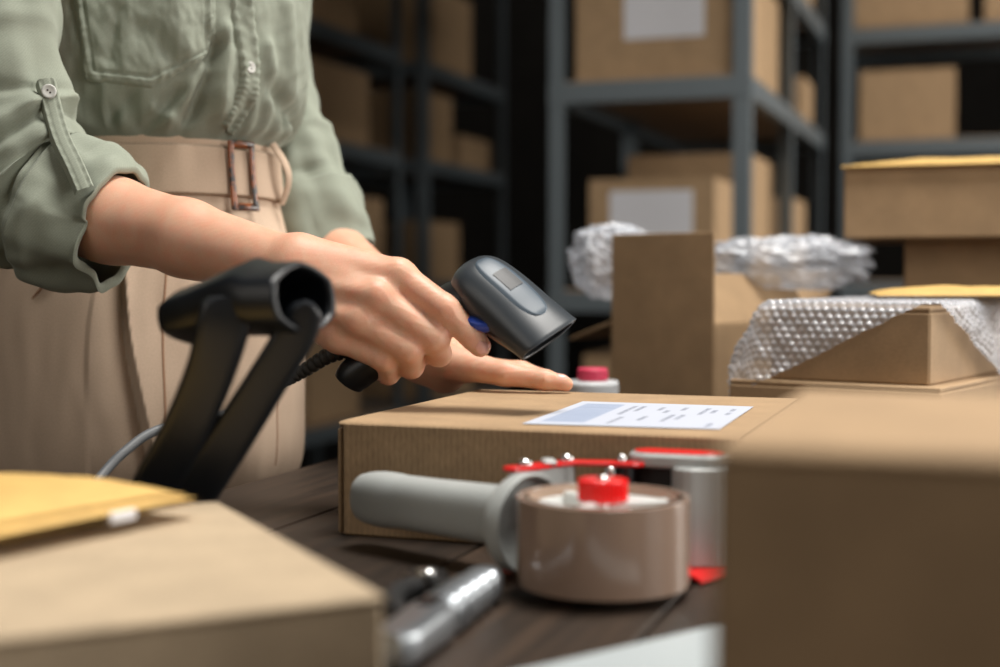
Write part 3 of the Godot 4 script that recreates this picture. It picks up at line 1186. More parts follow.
	part("strain_relief", mb, M.rubber, t, "ribbed cable sleeve")
	mb = MB.new()
	var cab := spline([Vector3(-0.154, 0.844, -1.0135), Vector3(-0.166, 0.836, -1.012), Vector3(-0.190, 0.822, -1.000), Vector3(-0.2375, 0.8125, -0.970), Vector3(-0.2565, 0.8000, -0.950), Vector3(-0.270, 0.7830, -0.930), Vector3(-0.284, 0.7560, -0.89), Vector3(-0.295, 0.7536, -0.83), Vector3(-0.305, 0.7536, -0.77)], 70)
	for k in cab.size():
		cab[k] -= SCAN0
	mb.tube(cab, 0.0034, 12)
	part("cable", mb, M.cable, t, "thin grey cable")


# ---------------------------------------------------------------- the scanner's empty stand
const STAND0 := Vector3(-0.225, 0.75, -0.80)


func build_stand() -> void:
	var t := thing("scanner_stand", "black plastic scanner stand with empty cradle on two curved arms", "stand", turned(STAND0), YAW)
	var mb := MB.new()
	mb.lathe([Vector2(0, 0.0), Vector2(0.058, 0.0), Vector2(0.060, 0.003), Vector2(0.056, 0.010), Vector2(0.030, 0.016), Vector2(0, 0.018)], 48)
	part("base", mb, M.stand, t)
	# cradle: a hollow six-sided sleeve, shut and rounded at one end, open at the other
	mb = MB.new()
	var a := Vector3(-0.1905, 0.8945, -0.806) - STAND0
	var b := Vector3(-0.1065, 0.9075, -0.762) - STAND0
	var ax := (b - a).normalized()
	var up := (Vector3.UP - ax * ax.y).normalized()
	var sd := ax.cross(up)
	var rows := []
	var prof := [[0.0, 0.10, 0.0], [0.02, 0.42, 0.0], [0.07, 0.66, 0.0], [0.16, 0.82, 0.0], [0.34, 0.90, 0.001], [0.55, 0.96, 0.004], [0.70, 1.06, 0.0045], [0.80, 1.04, 0.001], [0.97, 1.00, 0.0], [1.0, 0.96, 0.0], [1.0, 0.86, 0.0], [0.96, 0.82, 0.0], [0.6, 0.78, 0.0], [0.3, 0.6, 0.0], [0.2, 0.1, 0.0]]
	for p in prof:
		var row := PackedVector3Array()
		var c: Vector3 = a.lerp(b, p[0]) + up * p[2]
		for k in 36:
			var an := TAU * k / 36.0
			# rounded hexagon
			var w := fposmod(an, PI / 3.0) - PI / 6.0
			var hexa: float = lerpf(1.0, 0.90 / cos(w), 0.4)
			row.append(c + up * cos(an) * 0.0205 * p[1] * hexa + sd * sin(an) * 0.031 * p[1] * hexa)
		rows.append(row)
	mb.grid(rows, true, true)
	part("cradle", mb, M.stand, t)
	# two arms that run down into one neck
	var one := [Vector3(-0.146, 0.908, -0.752), Vector3(-0.150, 0.892, -0.752), Vector3(-0.158, 0.868, -0.757), Vector3(-0.172, 0.838, -0.765), Vector3(-0.190, 0.806, -0.775), Vector3(-0.206, 0.778, -0.786), Vector3(-0.216, 0.758, -0.795)]
	var two := [Vector3(-0.104, 0.905, -0.758), Vector3(-0.111, 0.889, -0.760), Vector3(-0.127, 0.864, -0.764), Vector3(-0.148, 0.832, -0.770), Vector3(-0.171, 0.800, -0.778), Vector3(-0.192, 0.772, -0.790), Vector3(-0.204, 0.758, -0.797)]
	for arm in [one, two]:
		mb = MB.new()
		var p := spline(arm, 30)
		var r := spline([0.0135, 0.0145, 0.0135, 0.0132, 0.0138, 0.0145, 0.0150] if arm == one else [0.0085, 0.0112, 0.0115, 0.0122, 0.0135, 0.0145, 0.0150], 30)
		var ring_rows := []
		for i in p.size():
			p[i] -= STAND0
		for i in p.size():
			var d: Vector3 = (p[mini(i + 1, 29)] - p[maxi(i - 1, 0)]).normalized()
			var side := d.cross(Vector3(0.25, 0.1, 0.96)).normalized()
			var out := side.cross(d).normalized()
			var row := PackedVector3Array()
			for k in 20:
				var an := TAU * k / 20.0
				var cs := cos(an)
				var sn := sin(an)
				var shut: float = 1.0 if i > 1 else [0.35, 0.8][i]
				row.append(p[i] + side * signf(cs) * pow(absf(cs), 0.55) * r[i] * shut + out * signf(sn) * pow(absf(sn), 0.55) * 0.0062)
			ring_rows.append(row)
		mb.grid(ring_rows, true, true)
		part("arm", mb, M.stand, t)
	# web that closes the fork low down, with a curved upper edge
	mb = MB.new()
	rows = []
	var p1 := spline(one, 40)
	var p2 := spline(two, 40)
	for i in range(15, 40):
		var row := PackedVector3Array()
		for k in 9:
			var q := k / 8.0
			var j := clampf(i + 3.0 * sin(q * PI), 0, 39)
			row.append(Vector3(p1[int(j)]).lerp(p2[int(j)], q) - STAND0 + Vector3(0, 0, -0.004 * sin(q * PI)))
		rows.append(row)
	var thick := rows.duplicate()
	thick.reverse()
	for r in thick:
		var row := PackedVector3Array()
		for p in r:
			row.append(p + Vector3(-0.002, -0.003, -0.006))
		rows.append(row)
	mb.grid(rows)
	part("web", mb, M.stand, t)


# ---------------------------------------------------------------- padded mailers
func mailer(label: String, at: Vector3, s: Vector3, turn: float, sd: int, stickers := [], lift := 0.0) -> Node3D:
	var t := thing("padded_envelope", label, "envelope", at, turn, "yellow padded envelopes")
	var n := noise(9.0, sd, 3)
	var mb := MB.new()
	var rows := []
	for side in 2:
		for r in 29:
			var v: float = (r if side == 0 else 28 - r) / 28.0 * 2.0 - 1.0
			var row := PackedVector3Array()
			for k in 33:
				var u := k / 32.0 * 2.0 - 1.0
				var puff := pow(maxf(0.0, (1.0 - pow(absf(u), 3.0)) * (1.0 - pow(absf(v), 3.0))), 0.6)
				var w := n.get_noise_2d(u * s.x * 0.6, v * s.z * 0.6 + 7.0) * 0.0026
				var y := 0.0008 + puff * s.y + w * puff if side == 0 else 0.0
				row.append(Vector3(u * s.x * 0.5, y + s.y * 0.10 * (0.0 if side == 1 else 1.0) + lift * pow(0.5 + 0.5 * u, 2.0), v * s.z * 0.5))
			rows.append(row)
	mb.grid(rows)
	part("pouch", mb, M.envelope, t)
	# folded closing flap along one end
	mb = MB.new()
	rows = []
	for r in 5:
		var row := PackedVector3Array()
		for k in 21:
			var u := lerpf(-0.97, 0.97, k / 20.0)
			var x := lerpf(0.62, 0.97, r / 4.0)
			var puff := pow((1.0 - pow(x, 3.0)) * (1.0 - pow(absf(u), 3.0)), 0.6)
			row.append(Vector3(x * s.x * 0.5, 0.0016 + puff * s.y + s.y * 0.10 + n.get_noise_2d(x * s.x * 0.6, u * s.z * 0.6 + 7.0) * 0.0026 * puff + lift * pow(0.5 + 0.5 * x, 2.0), u * s.z * 0.5))
		rows.append(row)
	mb.grid(rows)
	part("closing_flap", mb, M.envelope, t)
	for q in stickers:
		mb = MB.new()
		mb.box(q[0], q[1], 0.0006)
		part("sticker", mb, M.paper, t, "white sticker on the rim")
	return t


# ---------------------------------------------------------------- bubble wrap
func wrap_lump(label: String, at: Vector3, s: Vector3, turn: float, sd: int) -> void:
	var n := noise(1.0, sd, 3, FastNoiseLite.TYPE_CELLULAR)
	n.cellular_return_type = FastNoiseLite.RETURN_DISTANCE2_SUB
	var n2 := noise(1.0, sd + 5, 2)
	var mb := MB.new()
	var rows := []
	for r in 91:
		var la := PI * (r / 90.0 - 0.5)
		var row := PackedVector3Array()
		for k in 170:
			var lo := TAU * k / 170.0
			var d := Vector3(cos(la) * cos(lo), sin(la), cos(la) * sin(lo))
			var q := Vector3(signf(d.x) * pow(absf(d.x), 0.75), signf(d.y) * pow(absf(d.y), 0.8), signf(d.z) * pow(absf(d.z), 0.8))
			var crease := n.get_noise_3dv(d * Vector3(s.x, s.y, s.z) * 42.0) * 0.20 + n.get_noise_3dv(d * Vector3(s.x, s.y, s.z) * 90.0 + Vector3.ONE * 9.0) * 0.09 + n2.get_noise_3dv(d * 1.6) * 0.16
			var dots := 0.022 * sin(lo * 42.0 + float(r % 2) * 1.5) * sin(la * 44.0) * cos(la)
			row.append(q * s * 0.5 * (1.0 + crease + dots))
		rows.append(row)
	mb.grid(rows, true, false)
	mb.outwards(0)
	var t := thing("bubble_wrap", label, "bubble wrap", at, turn)
	part("crumpled_film", mb, M.wrap, t)


func build_bench_cartons() -> void:
	# the box in front of the stand, with a padded envelope on it
	var t := carton("flat pale kraft carton beside the scanner stand, under a padded envelope", Vector3(-0.391, TOP, -0.465), Vector3(0.26, 0.05, 0.24), 0.80, M.pale_kraft, "", null, M.pale_kraft)
	mailer("yellow padded envelope on the flat kraft carton", Vector3(-0.504, TOP + 0.05, -0.529), Vector3(0.24, 0.017, 0.18), -0.2, 4, [[Vector3(0.1195, 0.0085, -0.040), Vector3(0.004, 0.005, 0.016)], [Vector3(0.1195, 0.0085, 0.050), Vector3(0.004, 0.005, 0.014)]], 0.008)
	# the box close to the lens
	carton("tall brown carton with a lid between tape gun and bench end", Vector3(0.108, TOP, -0.462), Vector3(0.356, 0.125, 0.190), 0.0, M.card, "", null, M.card)
	# open carton with its flaps up, bubble wrap spilling out
	t = thing("open_carton", "small open carton with one tall panel standing up", "box", Vector3(-0.327, TOP, -1.726), -0.40)
	var w := 0.149
	var d := 0.224
	var h := 0.113
	var th := 0.003
	for q in [["tall_panel", Vector3(0, 0.110, d * 0.5), Vector3(w, 0.220, th)], ["panel", Vector3(0, h * 0.5, -d * 0.5), Vector3(w, h, th)], ["panel", Vector3(w * 0.5, h * 0.5, 0), Vector3(th, h, d)], ["panel", Vector3(-w * 0.5, h * 0.5, 0), Vector3(th, h, d)], ["bottom", Vector3(0, th * 0.5, 0), Vector3(w, th, d)]]:
		var mb := MB.new()
		mb.box(q[1], q[2], 0.0008)
		part(q[0], mb, M.card, t)
	# flaps: [hinge, turn about the hinge, size, axis]
	var mb := MB.new()
	mb.box(Vector3(0, 0.036, 0), Vector3(th, 0.072, d), 0.0008)
	var f := part("flap", mb, M.card, t)
	f.position = Vector3(w * 0.5, h, 0)
	f.rotation.z = 0.62
	mb = MB.new()
	mb.box(Vector3(0, 0.036, 0), Vector3(th, 0.072, d), 0.0008)
	f = part("flap", mb, M.card, t)
	f.position = Vector3(-w * 0.5, h, 0)
	f.rotation.z = 1.9
	mb = MB.new()
	mb.box(Vector3(0, 0.05, 0), Vector3(w, 0.10, th), 0.0008)
	f = part("flap", mb, M.card, t)
	f.position = Vector3(0, h, -d * 0.5)
	f.rotation.x = -0.9
	wrap_lump("crumpled clear bubble wrap spilling behind the tall carton panel", Vector3(-0.452, 0.938, -1.70), Vector3(0.13, 0.115, 0.10), 0.3, 11)
	wrap_lump("long crumpled bubble wrap bundle lying across the open carton", Vector3(-0.245, 0.936, -1.765), Vector3(0.26, 0.082, 0.11), 0.1, 23)
	# carton under a sheet of bubble wrap, on a flat carton
	carton("flat carton at the bottom, under the bubble-wrapped carton", Vector3(-0.097, TOP, -1.392), Vector3(0.196, 0.074, 0.28), -0.27, M.card)
	var bw := 0.148
	var bd := 0.25
	var bh := 0.068
	carton("small carton half covered by a bubble wrap sheet", Vector3(-0.088, TOP + 0.074, -1.395), Vector3(bw, bh, bd), -0.27, M.card)
	var s := thing("bubble_wrap_sheet", "sheet of clear bubble wrap draped over a small carton", "bubble wrap", Vector3(-0.088, TOP + 0.074 + bh, -1.395), -0.27)
	mb = MB.new()
	var rows := []
	var n := noise(14.0, 6, 2)
	var A := Vector2(0.0, 0.0)
	var B := Vector2(-0.210, 0.125)
	var C := Vector2(-0.23, -0.28)
	var D := Vector2(0.13, -0.25)
	for r in 171:
		var row := PackedVector3Array()
		for k in 171:
			var q: Vector2 = A.lerp(B, k / 170.0).lerp(D.lerp(C, k / 170.0), r / 170.0)
			var ax := maxf(0.0, q.x) + maxf(0.0, -bw - q.x)
			var sx := 1.0 if q.x > 0.0 else -1.0
			var az := maxf(0.0, q.y) + maxf(0.0, -bd - q.y)
			var sz := 1.0 if q.y > 0.0 else -1.0
			var over := Vector2(ax, az).length()
			var x := clampf(q.x, -bw, 0.0) + sx * (0.006 * (1.0 - exp(-ax / 0.006)) + ax * (0.42 if sx < 0.0 else 0.10))
			var z := clampf(q.y, -bd, 0.0) + sz * (0.006 * (1.0 - exp(-az / 0.006)) + az * 0.12)
			var y := 0.0022 - maxf(0.0, over - 0.004) * 0.86
			# bubbles in staggered rows
			var bx := q.x / 0.0084
			var bz := q.y / 0.0073
			var row_i := floorf(bz)
			bx += 0.5 * fposmod(row_i, 2.0)
			var e := Vector2((fposmod(bx, 1.0) - 0.5), (bz - row_i - 0.5) * 0.87)
			var bump := sqrt(maxf(0.0, 1.0 - e.length_squared() / 0.16)) * 0.0026
			var wav := n.get_noise_2d(q.x * 2.0, q.y * 2.0) * 0.004 * clampf(over * 40.0, 0.1, 1.0)
			var nrm := Vector3(sx * (1.0 if ax > 0.006 else 0.0), 1.0 if over < 0.006 else 0.25, sz * (1.0 if az > 0.006 else 0.0)).normalized()
			row.append(Vector3(bw * 0.5 + x, y, bd * 0.5 + z) + nrm * (bump + wav + 0.001))
		rows.append(row)
	mb.grid(rows)
	part("bubble_film", mb, M.wrap, s)
	mailer("thin yellow padded envelope on top of the bubble wrap sheet", Vector3(-0.028, TOP + 0.074 + bh + 0.008, -1.432), Vector3(0.17, 0.008, 0.12), 0.15, 9)
	# stack at the back: an upright carton, a flat one across it, an envelope on top
	carton("tall brown carton carrying the flat carton at the back of the bench", Vector3(0.075, TOP, -1.95), Vector3(0.36, 0.215, 0.26), 0.0, M.card)
	carton("flat brown carton resting on a tall carton at the back", Vector3(0.032, TOP + 0.215, -1.905), Vector3(0.41, 0.086, 0.31), 0.0, M.card)
	mailer("large yellow padded envelope covering the flat brown carton", Vector3(0.032, TOP + 0.301, -1.90), Vector3(0.415, 0.014, 0.315), 0.0, 14)


func build_small_things() -> void:
	# pocket knife handle of ribbed steel
	var t := thing("utility_knife", "silver ribbed steel utility knife lying on the bench planks", "knife", Vector3(-0.243, TOP, -0.605), 0.05)
	var mb := MB.new()
	var rows := []
	for k in 91:
		var s := k / 90.0
		var z := lerpf(0.072, -0.072, s)
		var w := 0.0105 + 0.0012 * sin(s * PI) - 0.004 * pow(maxf(0.0, (0.10 - s) / 0.10), 2.0) - 0.003 * pow(maxf(0.0, (s - 0.93) / 0.07), 2.0)
		var h := 0.0085 + 0.0015 * sin(s * PI)
		if s > 0.40 and s < 0.93:
			w -= 0.0042 * (0.5 - 0.5 * cos((s - 0.40) * TAU / 0.106))
			h -= 0.0044 * (0.5 - 0.5 * cos((s - 0.40) * TAU / 0.106))
		var row := PackedVector3Array()
		for q in 24:
			var a := TAU * q / 24.0
			row.append(Vector3(signf(cos(a)) * pow(absf(cos(a)), 0.6) * w, 0.0102 + signf(sin(a)) * pow(absf(sin(a)), 0.6) * h, z))
		rows.append(row)
	mb.grid(rows, true, true)
	part("handle", mb, M.satin, t)
	mb = MB.new()
	mb.box(Vector3(0.0, 0.0195, 0.018), Vector3(0.008, 0.004, 0.016), 0.0012)
	part("slider", mb, M.dark_steel, t)
	mb = MB.new()
	mb.prism([Vector2(-0.006, 0.070), Vector2(0.006, 0.070), Vector2(0.006, 0.082), Vector2(-0.004, 0.094)], 0.0098, 0.0106, 0.0)
	part("blade", mb, M.chrome, t)
	# black pliers behind it
	t = thing("pliers", "small black pliers behind the silver utility knife", "pliers", Vector3(-0.275, TOP, -0.662), 0.4)
	for s in [-1, 1]:
		mb = MB.new()
		mb.tube(spline([Vector3(s * 0.003, 0.009, 0.0), Vector3(s * 0.014, 0.010, 0.022), Vector3(s * 0.017, 0.010, 0.045), Vector3(s * 0.012, 0.009, 0.070)], 16), spline([0.0055, 0.0062, 0.0062, 0.0050], 16), 12)
		part("grip", mb, M.black_soft, t)
		mb = MB.new()
		mb.tube(spline([Vector3(-s * 0.002, 0.009, 0.004), Vector3(-s * 0.0075, 0.009, -0.014), Vector3(-s * 0.0022, 0.009, -0.038)], 12), spline([0.0070, 0.0058, 0.0022], 12), 10)
		part("jaw", mb, M.dark_steel, t)
	mb = MB.new()
	mb.lathe([Vector2(0, 0.0185), Vector2(0.005, 0.018), Vector2(0.0062, 0.016), Vector2(0.0062, 0.002), Vector2(0, 0.002)], 20)
	part("pivot", mb, M.chrome, t)
	# pale card lying against the dark carton
	t = thing("grey_card", "pale grey stiff card lying flat on the planks by the carton", "card", Vector3(-0.1435, TOP, -0.5625), 1.014)
	mb = MB.new()
	mb.box(Vector3(0, 0.0022, 0), Vector3(0.185, 0.0044, 0.056), 0.0012)
	part("sheet", mb, M.grey_card, t)
	mb = MB.new()
	mb.box(Vector3(0, 0.0048, 0.022), Vector3(0.178, 0.0012, 0.006), 0.0004)
	part("raised_edge", mb, M.grey_card, t)
	# little tub with a pink lid at the far side of the parcel
	t = thing("plastic_tub", "small white tub with a pink lid beyond the parcel", "tub", Vector3(-0.385, TOP, -1.372))
	mb = MB.new()
	mb.lathe([Vector2(0, 0), Vector2(0.024, 0), Vector2(0.026, 0.003), Vector2(0.027, 0.058), Vector2(0.0255, 0.062), Vector2(0, 0.062)], 36)
	part("body", mb, M.white_plastic, t)
	mb = MB.new()
	mb.lathe([Vector2(0, 0.062), Vector2(0.0150, 0.062), Vector2(0.0158, 0.064), Vector2(0.0158, 0.073), Vector2(0.0145, 0.075), Vector2(0, 0.0755)], 32)
	part("lid", mb, M.pink, t, "pink lid")


# ---------------------------------------------------------------- the person, in axes turned by YAW
const P0 := Vector3(-0.33, 0.0, -1.30)
const SHIRT := [
	# height, half width, half depth, centre x
	[0.97, 0.105, 0.095, -0.33], [1.0, 0.112, 0.100, -0.33], [1.02, 0.114, 0.102, -0.33], [1.036, 0.119, 0.106, -0.33], [1.05, 0.136, 0.121, -0.33], [1.08, 0.148, 0.134, -0.33], [1.13, 0.150, 0.136, -0.33],
	[1.20, 0.152, 0.132, -0.33], [1.30, 0.158, 0.125, -0.33], [1.37, 0.168, 0.105, -0.33], [1.405, 0.135, 0.088, -0.33], [1.425, 0.085, 0.075, -0.33], [1.44, 0.066, 0.066, -0.33],
]
const HIPS := [
	[0.66, 0.060, 0.045, -0.342], [0.70, 0.125, 0.105, -0.344], [0.74, 0.156, 0.132, -0.345], [0.80, 0.162, 0.14, -0.345], [0.87, 0.158, 0.135, -0.345], [0.93, 0.145, 0.125, -0.338], [0.985, 0.124, 0.110, -0.33], [1.03, 0.120, 0.108, -0.33], [1.046, 0.121, 0.109, -0.33],
]
# folds of the shirt front: from (angle, height) to (angle, height), width, depth; + is a ridge
const FOLDS := [
	[37.0, 1.115, 27.0, 1.040, 0.0065, -0.0085], [33.0, 1.095, 20.0, 1.045, 0.006, 0.0045], [24.0, 1.075, 12.0, 1.042, 0.005, -0.0050], [40.0, 1.13, 38.0, 1.06, 0.007, 0.0050],
	[8.0, 1.070, -4.0, 1.045, 0.006, -0.0040], [-2.0, 1.075, -14.0, 1.050, 0.007, 0.0040], [16.0, 1.060, 30.0, 1.040, 0.005, 0.0040], [60.0, 1.085, 78.0, 1.062, 0.008, -0.0060], [57.0, 1.12, 62.0, 1.05, 0.007, 0.0040],
	[68.0, 1.16, 72.0, 1.08, 0.010, 0.0050], [46.0, 1.17, 43.0, 1.12, 0.006, -0.0030], [80.0, 1.070, 95.0, 1.050, 0.007, -0.0060], [5.0, 1.14, 2.0, 1.10, 0.005, -0.0030], [22.0, 1.15, 26.0, 1.11, 0.012, 0.0030],
	[12.0, 1.125, 24.0, 1.100, 0.010, -0.0025], [-25.0, 1.10, -10.0, 1.055, 0.010, 0.0060], [50.0, 1.065, 44.0, 1.040, 0.005, -0.0045],
]
var cloth_noise: FastNoiseLite
var cloth_fine: FastNoiseLite


func shirt_fold(t: float, y: float) -> float:
	var out := cloth_noise.get_noise_2d(t * 26.0, y * 90.0 + t * 14.0) * 0.0026
	out += cloth_fine.get_noise_2d(t * 40.0, y * 120.0) * 0.0012
	var g := smoothstep(1.095, 1.045, y)
	out += g * 0.0028 * sin(t * 27.0 + y * 60.0 + 3.0 * cloth_noise.get_noise_2d(t * 30.0, 4.0))
	if absf(t) < 1.9:
		var p := Vector2(t * 0.14, y)
		for f in FOLDS:
			var a := Vector2(deg_to_rad(f[0]) * 0.14, f[1])
			var b := Vector2(deg_to_rad(f[2]) * 0.14, f[3])
			var q := Geometry2D.get_closest_point_to_segment(p, a, b)
			var d := p.distance_to(q)
			if d < f[4] * 2.5:
				out += f[5] * 1.4 * gauss(d, f[4])
	return out * smoothstep(1.036, 1.052, y)


func shirt_pt(t: float, y: float, off := 0.0) -> Vector3:
	var a := table_at(SHIRT, y, 1)
	var b := table_at(SHIRT, y, 2)
	var d := shirt_fold(t, y) + off
	return Vector3(table_at(SHIRT, y, 3) + (a + d) * sin(t), y, P0.z + (b + d) * cos(t)) - P0


func hip_pt(t: float, y: float, off := 0.0) -> Vector3:
	var a := table_at(HIPS, y, 1)
	var b := table_at(HIPS, y, 2)
	var d := off
	if y < 0.985:
		var g := smoothstep(0.985, 0.95, y)
		var deg := rad_to_deg(t)
		# pressed pleats: a sharp step, then a soft swell
		var c := lerpf(6.5, 18.5, clampf((0.945 - y) / 0.19, 0.0, 1.0))
		var e := deg - c
		d += g * (0.0095 * exp(-maxf(0.0, e) / 7.0) * smoothstep(-0.6, 0.9, e) - 0.0075 * exp(minf(0.0, e) / 5.0) * smoothstep(0.9, -0.6, e))
		d += g * (0.004 * gauss(deg + 13.0, 9.0) + 0.004 * gauss(deg - 52.0, 10.0) - 0.003 * gauss(deg - 40.0, 6.0) - 0.005 * gauss(deg + 26.0, 4.0) + 0.003 * gauss(deg - 70.0, 9.0))
		d += cloth_noise.get_noise_2d(t * 14.0, y * 30.0) * 0.003 * g
	return Vector3(table_at(HIPS, y, 3) + (a + d) * sin(t), y, P0.z + (b + d) * cos(t)) - P0


# a strip laid on a surface: centre line given as (angle, height) points, `at` maps them to space
func strip(at: Callable, line: Array, half: float, rise: float, n := 40, pucker := 0.0) -> MB:
	var pts := spline(line, n)
	var rows := []
	for i in n:
		var d: Vector2 = (pts[mini(i + 1, n - 1)] - pts[maxi(i - 1, 0)])
		d.x *= 0.14
		d = d.normalized()
		var nn := Vector2(-d.y / 0.14, d.x)
		var row := PackedVector3Array()
		for k in 9:
			var q := k / 8.0 * 2.0 - 1.0
			var p: Vector2 = pts[i] + nn * q * half
			var up := rise if absf(q) < 0.99 else -0.0015
			up += pucker * (0.5 + 0.5 * sin(i * 1.9 + q * 2.0)) * gauss(absf(q) - 0.6, 0.35)
			row.append(at.call(p.x, p.y, up))
		rows.append(row)
	var mb := MB.new()
	mb.grid(rows)
	return mb


func button(at: Vector3, facing: Vector3, parent: Node3D, r := 0.0052) -> void:
	var mb := MB.new()
	var tf := Transform3D(Basis(Quaternion(Vector3.UP, facing.normalized())), at)
	mb.lathe([Vector2(0, 0.0), Vector2(r, 0.0), Vector2(r, 0.0012), Vector2(r * 0.85, 0.0019), Vector2(r * 0.68, 0.0013), Vector2(0, 0.0012)], 28, tf)
	var b := part("button", mb, M.pearl, parent, "pearl shirt button")
	mb = MB.new()
	for s in [-1, 1]:
		mb.lathe([Vector2(0, 0.0014), Vector2(0.0008, 0.0014), Vector2(0.0008, 0.0010), Vector2(0, 0.0010)], 8, tf.translated_local(Vector3(s * 0.0012, 0, s * 0.0006)))
	part("thread_hole", mb, M.hair, b)


# a sleeve: rings along a path, folds pushed in and out
class Sleeve:
	var c := []
	var d := []
	var u := []
	var w := []
	var ra := []
	var wave: FastNoiseLite
	var big := 0.004
	var bends := []

	func at(s: float, a: float, off := 0.0) -> Vector3:
		var x := clampf(s, 0.0, 1.0) * (c.size() - 1)
		var i := mini(int(x), c.size() - 2)
		var t := x - i
		var m: Vector3 = c[i].lerp(c[i + 1], t)
		var uu: Vector3 = u[i].lerp(u[i + 1], t)
		var ww: Vector3 = w[i].lerp(w[i + 1], t)
		var r: float = lerpf(ra[i], ra[i + 1], t)
		var f := wave.get_noise_3d(cos(a) * 16.0, sin(a) * 16.0, s * 46.0) * big
		f += wave.get_noise_3d(cos(a) * 9.0 + 50.0, sin(a) * 9.0, s * 110.0 + a * 4.0) * big * 0.7
		for b in bends:
			# [s, width, depth, slant, angle, spread]: a crease that runs round the arm
			var ds: float = (s - b[0] - b[3] * sin(a - b[4])) / b[1]
			f += b[2] * exp(-ds * ds) * (0.5 + 0.5 * cos((a - b[4]) * 1.0))
		return m + (uu * cos(a) + ww * sin(a)) * (r + f + off)


func make_sleeve(path: Array, radii: Array, ref: Vector3, sd: int) -> Sleeve:
	var s := Sleeve.new()
	var n := 80
	s.c = spline(path, n)
	s.ra = spline(radii, n)
	for i in n:
		var d: Vector3 = (s.c[mini(i + 1, n - 1)] - s.c[maxi(i - 1, 0)]).normalized()
		var uu := (ref - d * ref.dot(d)).normalized()
		s.d.append(d)
		s.u.append(uu)
		s.w.append(d.cross(uu))
	for i in n:
		s.c[i] -= P0
	s.wave = noise(0.06, sd, 2)
	return s


func sleeve_mesh(s: Sleeve, s0: float, s1: float, off: float, ns: int, na := 96, lip := false) -> MB:
	var rows := []
	for r in ns:
		var row := PackedVector3Array()
		for k in na:
			row.append(s.at(lerpf(s0, s1, r / float(ns - 1)), TAU * k / na, off))
		rows.append(row)
	if lip:
		# turned-in edges give the rolled cuff its thickness
		for q in [[0.0, -0.003], [-0.03, -0.006], [-0.12, -0.007]]:
			var row := PackedVector3Array()
			for k in na:
				row.append(s.at(s1 + q[0] * (s1 - s0), TAU * k / na, off + q[1]))
			rows.append(row)
		var first := PackedVector3Array()
		for k in na:
			first.append(s.at(s0 - 0.004, TAU * k / na, off - 0.005))
		rows.push_front(first)
	var mb := MB.new()
	mb.grid(rows, true, false)
	return mb


